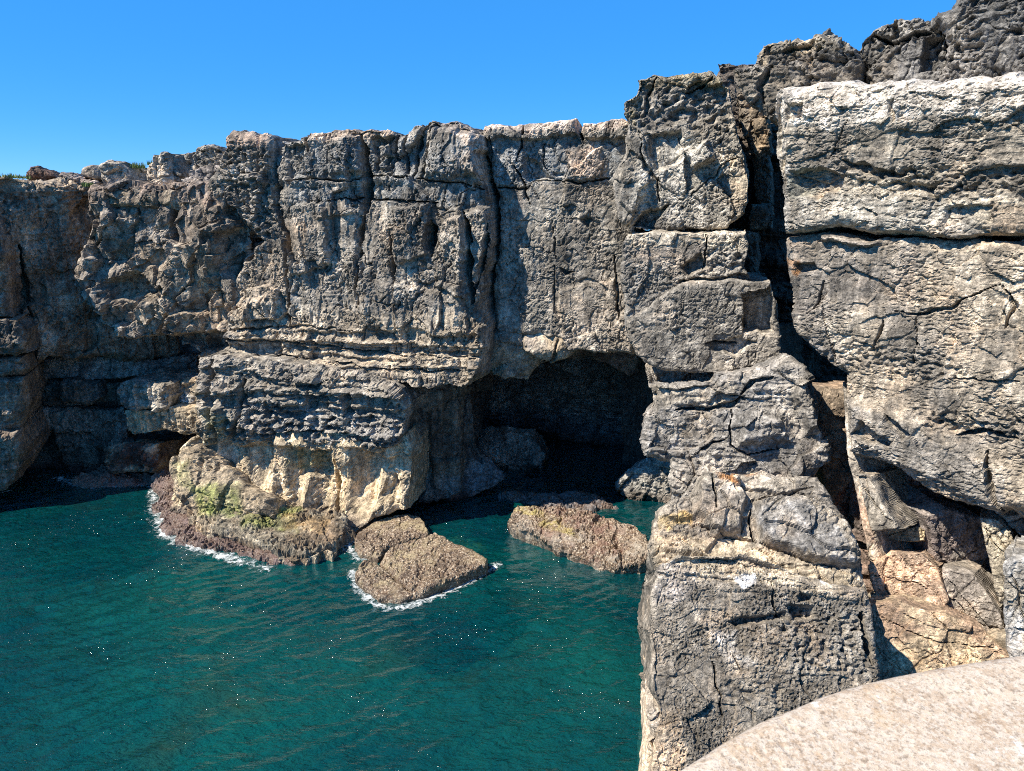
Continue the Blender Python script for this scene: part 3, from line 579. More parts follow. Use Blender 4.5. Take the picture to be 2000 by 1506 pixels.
block('rock_buttress', ROCK, [(340, 880), (372, 858), (400, 870), (430, 895), (470, 940), (520, 970), (520, 1010), (420, 1010), (362, 990), (330, 960), (322, 920)], (420, 985, 26.6), a=-20, lean=30, T=3, R=.5, col=(.35, .28, .19), col2=TAN, parent=pr,
      tide=[(.3, .8, BR)], sty=dict(und=.3, fac=.25, pit=.14, ps=.25), cols=[([(335, 900), (370, 900), (380, 960), (345, 950)], (.28, .27, .12), 14, .8), ([(375, 950), (465, 945), (475, 1010), (390, 1010)], (.24, .26, .085), 22, .85)])
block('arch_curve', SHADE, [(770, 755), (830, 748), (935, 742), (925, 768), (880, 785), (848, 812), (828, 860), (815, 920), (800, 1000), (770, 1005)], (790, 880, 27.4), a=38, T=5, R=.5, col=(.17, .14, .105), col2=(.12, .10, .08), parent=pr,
      sty=dict(fac=.2, flu=.1), tide=[(.3, 1., BR)])
block('rock_shelf', ROCK, [(362, 985), (390, 968), (470, 960), (600, 985), (668, 1003), (690, 1025), (668, 1040), (640, 1062), (580, 1078), (540, 1072), (470, 1045), (400, 1022), (368, 1005)], on_z(520, 1000, .85), a=-12, lean=82, T=1.6, R=.25, res=2.0,
      col=(.30, .26, .19), col2=(.20, .15, .10), parent=pr, edge=.3, sty=dict(und=.12, fac=.14, fs=(.7, .7), pit=.10, ps=.14),
      cols=[([(380, 960), (455, 955), (460, 1008), (395, 1008)], (.23, .28, .07), 16, .95), ([(470, 985), (590, 990), (580, 1038), (475, 1025)], (.24, .25, .075), 18, .9), ([(545, 1000), (650, 1010), (630, 1040), (550, 1035)], (.26, .17, .08), 10, .8)])
block('weed_rim', REDWEED, [(300, 905), (318, 885), (345, 930), (372, 985), (400, 1020), (470, 1045), (560, 1070), (640, 1060), (670, 1038), (700, 1030), (690, 1050), (640, 1080), (580, 1096), (520, 1096), (440, 1078), (350, 1056), (316, 1030), (306, 980)], on_z(500, 1060, .2), a=-10, lean=86, T=1.2, R=.3,
      col=(.12, .07, .06), col2=(.26, .19, .17), parent=pr, edge=.4, sty=dict(und=.2, fac=.12, pit=.12, ps=.14))
block('weed_rim', REDWEED, [(120, 935), (180, 922), (200, 900), (215, 912), (300, 918), (320, 940), (280, 944), (180, 948)], on_z(200, 935, .25), a=0, lean=82, T=1.2, R=.3, col=(.15, .07, .06), col2=(.25, .13, .1), parent=pr, edge=.3, sty=dict(und=.2, pit=.1))

# ---- rocks in the water
wr = [([(692, 1048), (700, 1036), (740, 1014), (760, 1006), (800, 1000), (822, 1006), (838, 1030), (836, 1040), (790, 1052), (760, 1064), (738, 1086), (705, 1076), (692, 1062)], .42, 'mussel covered slab nearest the promontory, behind the larger flat slab', 'flat_rock', 86),
      ([(738, 1096), (765, 1068), (800, 1054), (848, 1038), (870, 1046), (888, 1058), (920, 1066), (958, 1086), (950, 1098), (900, 1122), (860, 1136), (826, 1152), (800, 1150), (775, 1124), (752, 1108)], .5, 'largest flat mussel covered slab in the water before the cave', 'flat_rock', 85),
      ([(694, 1112), (708, 1090), (735, 1094), (756, 1112), (774, 1132), (800, 1154), (840, 1148), (820, 1160), (780, 1168), (740, 1166), (712, 1145), (696, 1128)], .3, 'low weedy slab washed by foam in front of the largest flat slab', 'flat_rock', 80),
      ([(678, 1030), (684, 1008), (720, 1000), (745, 1004), (740, 1016), (700, 1034)], .35, 'small dark weedy rock wedged between promontory and flat slabs', 'sea_rock', 80)]
for o, z, lab, nm, ln in wr:
    c = np.mean(o, 0)
    block(nm, WEED, o, on_z(c[0], c[1], z), a=-14, lean=ln, T=1.8, R=.16, res=1.7, col=(.085, .055, .035), col2=(.36, .29, .17), edge=.10, sty=dict(und=.06, fac=.05, fac2=.02, pit=.06, ps=.15, rgh=.035, crk=.08, stra=0, frac=.05), tide=[(.05, .28, (.04, .025, .018))],
          props=dict(label=lab, category='rock', kind='thing', group='weedy slabs in the water'))
block('sea_slab', WEED, [(990, 1006), (1008, 982), (1060, 988), (1130, 996), (1200, 1004), (1240, 1022), (1268, 1046), (1272, 1072), (1250, 1094), (1200, 1098), (1150, 1084), (1100, 1062), (1040, 1034)], on_z(1130, 1040, .8), a=-24, lean=74, T=2, R=.3, res=1.9,
      col=(.40, .35, .28), col2=(.2, .11, .08), edge=.2, sty=dict(und=.2, fac=.18, pit=.09, ps=.13, rgh=.05), cols=[([(1005, 980), (1020, 980), (1110, 1020), (1130, 1050), (1090, 1040), (1000, 1000)], (.40, .33, .09), 10, 1.)],
      props=dict(label='long tilted slab crusted with yellow weed and mussels at the cave mouth', category='rock', kind='thing', group='weedy slabs in the water'))
block('sea_slab', REDWEED, [(960, 962), (1000, 950), (1060, 955), (1110, 950), (1180, 962), (1210, 985), (1150, 996), (1060, 990)], on_z(1090, 975, .22), a=-14, lean=80, T=1.5, R=.3, col=(.2, .2, .21), edge=.2, sty=dict(und=.2, pit=.12),
      props=dict(label='dark slab lying in shadow behind the tilted weedy slab', category='rock', kind='thing', group='weedy slabs in the water'))
block('arch_boulder', SHADE, [(1198, 942), (1210, 930), (1240, 905), (1262, 892), (1325, 895), (1325, 990), (1300, 995), (1262, 988), (1225, 980), (1204, 958)], (1265, 985, 29.3), a=-20, lean=18, T=3, R=.5, col=(.36, .35, .32), col2=(.28, .265, .235), sty=dict(und=.3, fac=.4, fs=(1.3, 1.4)),
      tide=[(.1, .8, BR)], props=dict(label='grey shaded boulder leaning at the right foot of the arch', category='boulder', kind='thing'))

# ---- tower above the arch's right side
tw = root('rock_tower', (6, 24, 0), kind='structure', label='tall stacked rock tower of blocks right of the arch')
block('rock_block', ROCK, [(1218, 200), (1240, 182), (1244, 152), (1272, 139), (1300, 142), (1350, 144), (1382, 140), (1402, 152), (1424, 172), (1432, 210), (1444, 262), (1456, 300), (1464, 345), (1466, 395), (1452, 420), (1420, 442), (1390, 449), (1230, 448), (1212, 430), (1200, 400), (1196, 362), (1206, 330), (1222, 300), (1222, 262), (1228, 240), (1220, 220)],
      (1340, 350, 25.0), a=-14, T=6, R=.15, col=(.24, .22, .19), col2=LG, edge=.1, parent=tw,
      sty=dict(und=.15, fac=.26, fs=(1.4, 1.5), fac2=.07, fs2=(.5, .7), stra=0, pit=.05, ps=.12, rgh=.04, crk=.05, frac=.04),
      feats=[('poly', [(1225, 442), (1252, 415), (1312, 396), (1285, 430), (1278, 452)], -.7, .1), ('poly', [(1205, 395), (1215, 300), (1270, 360), (1240, 420)], .2, .15),
             ('crack', [(1250, 265), (1254, 310), (1272, 345), (1290, 352)], .10, .25), ('crack', [(1345, 405), (1352, 380), (1372, 360), (1400, 342), (1410, 322), (1445, 305)], .05, .2), ('crack', [(1282, 150), (1262, 190), (1258, 225)], .12, .35),
             ('poly', [(1330, 290), (1385, 270), (1400, 310), (1350, 340)], .5, .18, .1, -.2), ('poly', [(1255, 260), (1330, 250), (1340, 320), (1275, 345)], -.35, .2), ('crack', [(1340, 182), (1370, 170), (1395, 150)], .1, .4),
             ('poly', [(1255, 205), (1430, 200), (1440, 240), (1255, 250)], -.15, .3), ('karst', [(1225, 150), (1430, 160), (1440, 260), (1225, 260)], .16, .3), ('crack', [(1285, 345), (1288, 395)], .06, .3)],
      cols=[([(1240, 135), (1425, 135), (1430, 175), (1245, 175)], (.27, .22, .13), 14, .8), ([(1250, 190), (1430, 190), (1430, 225), (1250, 232)], (.40, .37, .33), 12, .6), ([(1215, 180), (1245, 180), (1240, 250), (1215, 240)], (.22, .18, .10), 10, .7),
            ([(1260, 265), (1460, 270), (1464, 430), (1330, 445), (1225, 400)], (.47, .435, .37), 25, .95), ([(1420, 290), (1465, 330), (1462, 420), (1430, 430)], (.56, .47, .35), 12, .9), ([(1300, 390), (1380, 350), (1400, 440), (1300, 445)], (.40, .37, .32), 14, .8)])
block('rock_block', ROCK, [(1216, 472), (1228, 455), (1300, 450), (1380, 453), (1456, 455), (1462, 480), (1456, 520), (1470, 552), (1480, 580), (1330, 590), (1280, 625), (1222, 640), (1214, 560)], (1340, 500, 24.3), a=-14, T=6, R=.13, col=(.25, .23, .20), col2=(.185, .172, .155), edge=.07, parent=tw,
      sty=dict(und=.1, fac=.12, fac2=.05, stra=.015, pit=.05, ps=.13, rgh=.04, crk=.0), feats=[('crack', [(1380, 452), (1378, 500), (1372, 530)], .05, .3), ('poly', [(1325, 520), (1370, 490), (1385, 520), (1340, 548)], -.4, .15), ('poly', [(1325, 545), (1480, 530), (1480, 560), (1325, 560)], -.3, .1), ('karst', [(1370, 480), (1460, 480), (1465, 545), (1370, 540)], .12, .3)],
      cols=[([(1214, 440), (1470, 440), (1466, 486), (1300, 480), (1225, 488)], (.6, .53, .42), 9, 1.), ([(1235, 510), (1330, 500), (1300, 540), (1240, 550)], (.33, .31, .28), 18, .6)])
block('rock_block', ROCK, [(1224, 628), (1262, 606), (1300, 575), (1332, 552), (1400, 549), (1505, 552), (1518, 590), (1524, 640), (1522, 700), (1450, 722), (1396, 728), (1345, 731), (1290, 724), (1262, 712), (1240, 690), (1226, 660)], (1380, 640, 23.8), a=-14, T=6, R=.12, col=(.24, .22, .19), col2=(.32, .295, .255), edge=.07, parent=tw,
      sty=dict(und=.12, fac=.10, fac2=.04, stra=.015, pit=.035, ps=.13, rgh=.045, crk=.0), feats=[('poly', [(1448, 572), (1512, 562), (1512, 652), (1450, 652)], -.75, .07), ('poly', [(1375, 672), (1452, 655), (1480, 668), (1440, 700), (1400, 690)], -.35, .12), ('crack', [(1375, 670), (1440, 675)], .07, .3)],
      cols=[([(1226, 625), (1250, 620), (1245, 690), (1226, 660)], LG, 6, .8), ([(1430, 640), (1520, 640), (1510, 720), (1400, 720)], (.36, .32, .27), 14, .6), ([(1390, 700), (1440, 705), (1430, 728), (1390, 728)], CR, 8, .6)])
block('rock_block', ROCKS, [(1262, 722), (1400, 722), (1400, 760), (1266, 760)], (1330, 740, 25.6), a=-14, T=5, R=.1, col=(.30, .27, .23), parent=tw)
block('rock_block', ROCK, [(1262, 752), (1330, 748), (1392, 747), (1394, 726), (1460, 722), (1540, 690), (1592, 740), (1604, 820), (1625, 900), (1580, 960), (1420, 1010), (1308, 985), (1304, 905), (1258, 892), (1250, 860), (1250, 808), (1266, 786)], (1420, 850, 20.2), a=-16, lean=12, T=7, R=.3, col=(.30, .275, .24), col2=(.24, .225, .205), edge=.09, parent=tw,
      sty=dict(und=.3, fac=.25, fs=(1.5, .9), fac2=.08, stra=.05, sh=.5, pit=.05, rgh=.045, rot=.3),
      feats=[('crack', [(1320, 800), (1380, 800), (1430, 790), (1445, 775)], .12, .4), ('crack', [(1445, 770), (1470, 745), (1510, 735)], .1, .35), ('poly', [(1430, 800), (1540, 800), (1560, 870), (1430, 880)], .5, .4), ('karst', [(1330, 790), (1440, 780), (1430, 810), (1330, 815)], .25, .3),
             ('karst', [(1258, 880), (1400, 880), (1400, 905), (1260, 905)], .2, .25), ('crack', [(1430, 800), (1425, 870), (1460, 890), (1520, 880)], .06, .25), ('crack', [(1360, 885), (1420, 855)], .08, .3), ('poly', [(1540, 740), (1580, 740), (1620, 840), (1570, 860)], .4, .25, .1, 0)],
      cols=[([(1262, 750), (1440, 745), (1440, 790), (1262, 790)], (.38, .33, .255), 16, .7), ([(1350, 800), (1400, 800), (1380, 860), (1330, 860)], (.36, .28, .19), 20, .5), ([(1540, 740), (1600, 740), (1600, 800), (1550, 800)], LG, 14, .6)])
# chimney between tower and right wall
block('rock_face', ROCK, [(1400, 120), (1600, 120), (1760, 700), (1760, 1060), (1420, 1060)], (1480, 420, 30.0), a=-20, T=4, R=.2, col=BR, col2=DG, parent=tw, sty=dict(stra=.25, sh=.7, fac=.3))
for o, Y, c1 in [([(1432, 132), (1470, 130), (1486, 180), (1488, 240), (1470, 300), (1448, 240), (1436, 190)], 27.1, (.2, .165, .12)), ([(1466, 230), (1500, 225), (1502, 290), (1476, 300)], 26.6, (.25, .2, .14)),
                 ([(1468, 400), (1506, 398), (1510, 420), (1506, 446), (1466, 448)], 27.6, LG), ([(1466, 300), (1500, 300), (1512, 400), (1480, 405)], 28.0, MG), ([(1440, 452), (1478, 455), (1478, 540), (1460, 550), (1440, 548)], 27.5, LG)]:
    block('rock_block', ROCK, o, (o[0][0], o[0][1], Y), a=-20, T=2.5, R=.2, col=c1, col2=MG, parent=tw, edge=.1, sty=dict(fac=.2, fs=(.6, .6), und=.1))

# ---- right cliff
rc = root('right_cliff', (10, 19, 0), kind='structure', label='pale sunlit cliff wall filling the right side')
block('rock_block', ROCK, [(1432, 134), (1466, 130), (1474, 100), (1482, 82), (1500, 77), (1580, 76), (1590, 66), (1612, 62), (1628, 74), (1650, 84), (1666, 94), (1680, 112), (1686, 180), (1520, 240), (1450, 200)], (1560, 130, 21.2), a=-35, T=5, R=.3, col=(.16, .15, .135), col2=(.21, .185, .15), edge=.1, parent=rc,
      sty=dict(und=.3, fac=.25, fs=(1, 1), pit=.14, ps=.2, rgh=.06), feats=[('crack', [(1520, 100), (1545, 90), (1580, 92)], .12, .4), ('crack', [(1500, 130), (1480, 170), (1490, 200)], .15, .4)],
      cols=[([(1470, 70), (1660, 60), (1670, 92), (1475, 110)], (.38, .33, .25), 8, .85), ([(1475, 80), (1510, 80), (1500, 130), (1470, 130)], (.36, .29, .2), 10, .8)])
block('rock_block', ROCK, [(1668, 100), (1678, 78), (1700, 58), (1730, 42), (1770, 34), (1820, 32), (1840, 60), (1850, 190), (1690, 200), (1678, 130)], (1760, 110, 20.0), a=-38, T=5, R=.35, col=(.17, .162, .15), col2=(.22, .205, .18), edge=.1, parent=rc,
      sty=dict(und=.3, fac=.25, pit=.14, ps=.2, rgh=.05), feats=[('crack', [(1700, 62), (1740, 82), (1780, 70), (1820, 62)], .12, .5), ('poly', [(1800, 70), (1845, 60), (1830, 140), (1795, 145)], -.5, .1)], cols=[([(1710, 40), (1820, 30), (1815, 60), (1740, 75)], (.36, .33, .28), 10, .7)])
block('rock_block', ROCK, [(1818, 40), (1828, 22), (1858, 14), (1870, -10), (1900, -40), (2150, -80), (2150, 200), (1800, 220), (1838, 120), (1850, 60)], (1920, 80, 18.6), a=-40, T=5, R=.35, col=(.165, .16, .15), col2=(.24, .22, .195), edge=.1, parent=rc,
      sty=dict(und=.3, fac=.25, pit=.13, ps=.18, rgh=.05), cols=[([(1860, 30), (1900, 30), (1880, 120), (1860, 120)], (.36, .33, .28), 12, .6)])
block('rock_face', ROCKN, [(1502, 205), (1512, 178), (1530, 166), (1560, 166), (1600, 158), (1650, 156), (1690, 160), (1730, 154), (1850, 154), (1960, 142), (2150, 132), (2150, 474), (2000, 466), (1900, 462), (1800, 464), (1700, 462), (1660, 452), (1620, 446), (1560, 456), (1530, 456), (1518, 400), (1508, 330), (1500, 260)],
      (1530, 300, 19.4), a=-45, T=6, R=.4, res=2.2, col=(.38, .335, .265), col2=(.22, .198, .167), edge=.08, parent=rc,
      sty=dict(und=.08, fac=.10, fs=(1.2, .9), fac2=.06, fs2=(.4, .25), stra=.025, sh=.3, pit=.03, ps=.08, asp=(1.5, .8), rgh=.03, crk=.03, frac=.02, frs=(1.6, .9)),
      feats=[('poly', [(1535, 200), (1570, 200), (1566, 225), (1545, 238), (1532, 235)], -.22, .06), ('poly', [(1732, 195), (1750, 192), (1752, 222), (1745, 238), (1735, 225)], -.18, .06), ('crack', [(1655, 235), (1628, 285), (1615, 310)], .04, .2),
             ('poly', [(1530, 330), (1600, 322), (1640, 340), (1640, 375), (1590, 392), (1550, 388)], -.35, .12), ('poly', [(1740, 350), (1830, 360), (1825, 390), (1760, 380)], -.3, .15), ('poly', [(1630, 310), (1690, 315), (1780, 345), (1740, 355), (1650, 335)], -.25, .1),
             ('karst', [(1620, 310), (2100, 330), (2100, 400), (1800, 390), (1640, 370)], .16, .2), ('poly', [(1520, 240), (1560, 300), (2150, 310), (2150, 240), (1700, 235)], -.06, .3),
             ('poly', [(1840, 405), (1940, 395), (1935, 460), (1850, 460)], -.16, .06), ('vprof', [(130, .1), (250, .05), (300, -.08), (340, -.12), (380, -.05), (440, .12), (470, .15)], 1700), ('uprof', [(1500, -.5), (1535, 0), (2100, 0)], 300)],
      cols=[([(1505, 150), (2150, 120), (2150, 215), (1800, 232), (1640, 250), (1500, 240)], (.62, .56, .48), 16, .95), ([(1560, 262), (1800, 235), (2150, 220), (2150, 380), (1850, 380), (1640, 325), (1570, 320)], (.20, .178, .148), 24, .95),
            ([(1500, 240), (1530, 240), (1545, 450), (1515, 440)], (.46, .43, .38), 10, .8), ([(1560, 380), (1900, 400), (1900, 460), (1560, 455)], (.43, .40, .345), 20, .7), ([(1935, 395), (2100, 400), (2100, 470), (1935, 460)], (.36, .28, .2), 12, .7),
            ([(1532, 330), (1600, 325), (1630, 350), (1590, 390), (1545, 385)], (.18, .2, .17), 10, .7)])
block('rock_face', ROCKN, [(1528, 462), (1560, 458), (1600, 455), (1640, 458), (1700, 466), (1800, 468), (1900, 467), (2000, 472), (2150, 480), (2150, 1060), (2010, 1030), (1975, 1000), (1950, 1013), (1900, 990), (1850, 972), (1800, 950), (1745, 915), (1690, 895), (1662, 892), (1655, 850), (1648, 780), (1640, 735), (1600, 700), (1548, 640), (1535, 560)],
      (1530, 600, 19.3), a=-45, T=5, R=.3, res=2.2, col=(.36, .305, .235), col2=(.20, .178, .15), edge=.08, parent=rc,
      sty=dict(und=.14, fac=.12, fs=(1.3, 1.0), fac2=.05, fs2=(.35, .25), stra=.01, sh=.25, pit=.03, ps=.08, asp=(1.5, .8), rgh=.03, crk=.04, frac=.03, frs=(1.5, 1.1)),
      feats=[('poly', [(1590, 445), (1640, 440), (1655, 460), (1720, 465), (1715, 485), (1650, 482), (1605, 475)], .28, .12), ('poly', [(1550, 512), (1590, 508), (1595, 530), (1560, 535)], -.3, .06), ('crack', [(1605, 545), (1598, 590), (1580, 610)], .05, .2),
             ('crack', [(1740, 608), (1790, 615), (1860, 600), (1880, 585), (1960, 555)], .06, .25), ('crack', [(1728, 610), (1715, 660), (1705, 680)], .05, .25), ('crack', [(1600, 560), (1610, 620), (1625, 690), (1635, 740)], .03, .15),
             ('crack', [(1790, 615), (1788, 680), (1780, 710)], .03, .15), ('crack', [(1850, 735), (1920, 740), (1990, 745)], .04, .2), ('crack', [(1960, 560), (1985, 600), (1965, 640)], .08, .22), ('poly', [(1520, 650), (1600, 690), (1640, 760), (1560, 740)], -.4, .2),
             ('karst', [(1540, 650), (1650, 660), (1900, 700), (1900, 760), (1700, 740), (1560, 720)], .1, .16), ('karst', [(1780, 800), (2100, 790), (2100, 880), (1800, 850)], .16, .2), ('poly', [(1690, 815), (1750, 860), (1745, 880), (1660, 850)], -.3, .08), ('poly', [(1732, 797), (1785, 850), (1770, 860), (1730, 820)], -.25, .06),
             ('poly', [(1640, 760), (1800, 800), (1980, 900), (2100, 1000), (1950, 1013), (1740, 915), (1655, 890)], .25, .4, -.04, -.05), ('crack', [(1870, 850), (1930, 840), (1990, 860)], .1, .4), ('crack', [(1925, 880), (1935, 940), (1955, 1000)], .12, .45)],
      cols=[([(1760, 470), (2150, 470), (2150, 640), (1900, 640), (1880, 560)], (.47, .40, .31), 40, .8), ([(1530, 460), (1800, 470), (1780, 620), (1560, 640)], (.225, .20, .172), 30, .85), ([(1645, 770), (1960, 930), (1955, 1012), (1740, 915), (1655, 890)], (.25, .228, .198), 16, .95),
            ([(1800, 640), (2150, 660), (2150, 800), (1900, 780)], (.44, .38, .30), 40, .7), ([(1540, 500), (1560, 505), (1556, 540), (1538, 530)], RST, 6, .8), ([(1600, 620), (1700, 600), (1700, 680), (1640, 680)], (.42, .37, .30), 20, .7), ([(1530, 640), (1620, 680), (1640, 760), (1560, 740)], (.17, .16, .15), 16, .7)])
# parts below the overhang
block('rock_face', ROCKN, [(1560, 775), (1600, 765), (1690, 760), (1700, 880), (1730, 1060), (1640, 1060), (1600, 890), (1570, 810)], (1600, 800, 20.9), a=-3, T=1, R=.15, col=(.36, .26, .18), col2=(.2, .16, .12), parent=rc, sty=dict(fac=.2, fs=(.8, .8), stra=0, pit=.03, frac=0), edge=.05,
      cols=[([(1630, 960), (1690, 955), (1695, 1010), (1635, 1000)], (.22, .09, .06), 8, .9)])
block('rock_rib', ROCKN, [(1642, 740), (1652, 760), (1668, 880), (1692, 960), (1706, 1040), (1718, 1120), (1738, 1190), (1722, 1192), (1702, 1150), (1690, 1080), (1676, 1000), (1668, 960), (1652, 880)], (1690, 1000, 17.4), a=-55, lean=10, T=2.5, R=.1, col=(.48, .42, .34), col2=(.38, .33, .27), parent=rc, edge=.03, sty=dict(und=.05, fac=.04, fac2=.02, stra=0, frac=0, pit=.02),
      cols=[([(1670, 960), (1700, 960), (1710, 1060), (1680, 1060)], (.42, .25, .17), 8, .7)])
block('rock_face', ROCKN, [(1655, 880), (2050, 960), (2050, 1320), (1690, 1320), (1670, 1100)], (1820, 1080, 19.6), a=-20, lean=0, T=3, R=.2, col=(.22, .16, .13), col2=(.16, .13, .115), parent=rc, res=2.6, sty=dict(und=.3, fac=.4, fs=(1., 1.2), pit=.03, rot=.5),
      cols=[([(1700, 960), (1800, 1000), (1780, 1060), (1700, 1060)], (.33, .30, .25), 12, .7), ([(1700, 1060), (1830, 1060), (1830, 1110), (1700, 1110)], (.28, .17, .13), 14, .8)])
for o, Y, a, ln, c1, c2 in [
    ([(1672, 925), (1700, 930), (1725, 985), (1755, 1035), (1700, 1040), (1685, 985)], 17.4, -45, 10, LG, MG),
    ([(1700, 1030), (1760, 1034), (1790, 1028), (1808, 1034), (1806, 1055), (1770, 1058), (1704, 1050)], 17.8, -30, 20, (.42, .34, .22), TAN),
    ([(1696, 1105), (1740, 1078), (1800, 1080), (1832, 1110), (1852, 1172), (1848, 1200), (1780, 1190), (1712, 1170)], 16.8, -35, 18, (.46, .34, .25), (.38, .27, .18)),
    ([(1812, 1010), (1850, 990), (1918, 1012), (1935, 1100), (1965, 1220), (1958, 1235), (1850, 1190), (1828, 1090)], 17.0, 12, 0, (.20, .165, .15), (.26, .235, .21)),
    ([(1838, 1110), (1900, 1125), (1955, 1200), (1968, 1270), (1880, 1215), (1842, 1190)], 16.2, -40, 12, (.26, .23, .20), (.34, .30, .25)),
    ([(1914, 1012), (1952, 1016), (1975, 1040), (1985, 1100), (1955, 1190), (1935, 1110)], 16.0, -35, 6, (.42, .37, .28), (.33, .29, .23)),
    ([(1950, 1005), (1985, 1040), (2040, 1100), (2040, 960), (1975, 960)], 16.0, -50, -5, MG, (.36, .3, .24)),
    ([(1700, 1180), (1760, 1176), (1850, 1200), (1920, 1235), (1975, 1280), (1990, 1360), (1710, 1360), (1696, 1250)], 15.4, -28, 18, (.45, .35, .235), (.34, .24, .17)),
    ([(1966, 1100), (1975, 1090), (2080, 1100), (2080, 1360), (1975, 1320), (1968, 1270), (1960, 1200)], 13.6, -38, 8, (.36, .35, .33), LG)]:
    block('rock_block', ROCKN, o, (o[0][0], o[0][1], Y), a=a, lean=ln, T=2.2, R=.05, col=c1, col2=c2, parent=rc, edge=.05, sty=dict(und=.06, fac=.10, fs=(1.1, 1.3), fac2=.05, fs2=(.4, .4), stra=.02, pit=.025, ps=.09, rgh=.03, rot=.5, frac=.03),
          feats=[('crack', [(o[0][0] + 10, o[0][1] + 20), (sum(q[0] for q in o) / len(o), sum(q[1] for q in o) / len(o)), (o[len(o) // 2][0] - 8, o[len(o) // 2][1] - 10)], .03, .12)])

# ---- near buttress
nb = root('near_buttress', (4, 14, 0), kind='structure', label='nearest stepped grey rock buttress falling to the water')
block('rock_block', ROCKN, [(1352, 965), (1366, 925), (1400, 912), (1450, 915), (1490, 905), (1520, 922), (1600, 925), (1640, 985), (1664, 1030), (1696, 1110), (1716, 1200), (1600, 1200), (1300, 1150), (1270, 1060), (1282, 990), (1310, 975)], (1500, 1080, 15.9), a=-10, lean=42, T=5, R=.3, res=2.2, col=(.31, .27, .215), col2=(.22, .195, .162), edge=.06, parent=nb, rings=22,
      sty=dict(und=.2, fac=.16, fs=(1, .8), fac2=.05, stra=.04, pit=.035, ps=.12, rgh=.03),
      feats=[('poly', [(1468, 978), (1560, 970), (1600, 985), (1650, 1030), (1690, 1110), (1600, 1105), (1480, 1060)], .4, .12), ('poly', [(1358, 930), (1400, 915), (1450, 935), (1460, 975), (1445, 1040), (1400, 1050), (1355, 1010)], .35, .15), ('crack', [(1392, 935), (1395, 1000)], .05, .25),
             ('crack', [(1465, 975), (1466, 1030), (1475, 1060)], .05, .3), ('crack', [(1360, 1025), (1430, 1045), (1475, 1060)], .05, .25), ('crack', [(1465, 975), (1520, 970), (1590, 950)], .05, .25), ('crack', [(1480, 1062), (1560, 1090), (1640, 1110)], .07, .25), ('layer', [(1270, 990), (1360, 990), (1400, 1120), (1270, 1120)], .1, .25)],
      cols=[([(1375, 905), (1500, 900), (1520, 925), (1470, 960), (1400, 960)], (.58, .50, .40), 10, .9), ([(1372, 908), (1430, 905), (1448, 942), (1405, 938)], RST, 10, .95), ([(1450, 905), (1500, 903), (1490, 915), (1455, 918)], RST, 6, .7), ([(1280, 1005), (1350, 1005), (1350, 1030), (1280, 1030)], (.48, .34, .14), 8, .8),
            ([(1275, 1040), (1460, 1060), (1690, 1130), (1690, 1200), (1290, 1140)], (.46, .38, .27), 14, .85), ([(1468, 980), (1590, 975), (1650, 1040), (1680, 1105), (1480, 1055)], (.235, .225, .21), 14, .9)])
block('rock_block', ROCKN, [(1276, 1140), (1290, 1105), (1330, 1085), (1400, 1080), (1480, 1095), (1560, 1120), (1640, 1145), (1690, 1150), (1706, 1200), (1712, 1260), (1716, 1340), (1760, 1640), (1800, 2000), (1220, 2000), (1262, 1640), (1268, 1520), (1284, 1440), (1290, 1380), (1276, 1350), (1276, 1260), (1266, 1230), (1272, 1180)],
      (1450, 1300, 13.3), a=-8, lean=30, T=5, R=.12, res=2.2, col=(.165, .145, .118), col2=(.26, .228, .185), edge=.07, parent=nb, rings=26,
      sty=dict(und=.18, fac=.12, fs=(1., .9), fac2=.05, fs2=(.3, .25), stra=.01, pit=.04, ps=.06, rgh=.04, crk=.03, frac=.03, frs=(1.3, 1.2)),
      feats=[('crack', [(1508, 1135), (1512, 1180), (1532, 1230)], .05, .25), ('poly', [(1562, 1150), (1588, 1160), (1590, 1180), (1562, 1180)], -.2, .05), ('poly', [(1530, 1185), (1600, 1182), (1600, 1210), (1560, 1215)], -.3, .08), ('poly', [(1416, 1215), (1440, 1205), (1540, 1195), (1550, 1210), (1440, 1232)], -.25, .08),
             ('karst', [(1520, 1190), (1700, 1180), (1700, 1330), (1560, 1330), (1500, 1250)], .12, .13), ('crack', [(1392, 1285), (1398, 1340), (1410, 1360), (1412, 1400)], .04, .2), ('crack', [(1432, 1280), (1448, 1310)], .04, .15), ('karst', [(1390, 1320), (1560, 1300), (1560, 1400), (1400, 1380)], .08, .15),
             ('crack', [(1680, 1195), (1690, 1240), (1700, 1300)], .16, .6), ('layer', [(1300, 1085), (1700, 1120), (1700, 1190), (1300, 1150)], .08, .2), ('vprof', [(1080, -.4), (1140, 0), (1500, 0)], 1450)],
      cols=[([(1276, 1080), (1400, 1075), (1640, 1145), (1640, 1160), (1400, 1130), (1290, 1130)], (.47, .40, .30), 12, .85), ([(1430, 1125), (1480, 1118), (1480, 1142), (1450, 1145)], (.75, .73, .70), 5, .9), ([(1600, 1130), (1640, 1135), (1630, 1145), (1605, 1142)], (.75, .73, .70), 4, .9),
            ([(1280, 1110), (1360, 1110), (1350, 1180), (1275, 1180)], (.45, .40, .36), 14, .6), ([(1380, 1230), (1440, 1240), (1470, 1300), (1410, 1290)], (.52, .48, .43), 14, .7), ([(1500, 1180), (1700, 1180), (1700, 1330), (1540, 1330)], (.21, .195, .17), 24, .7), ([(1270, 1380), (1320, 1380), (1340, 1520), (1260, 1520)], (.50, .38, .26), 10, .8)])
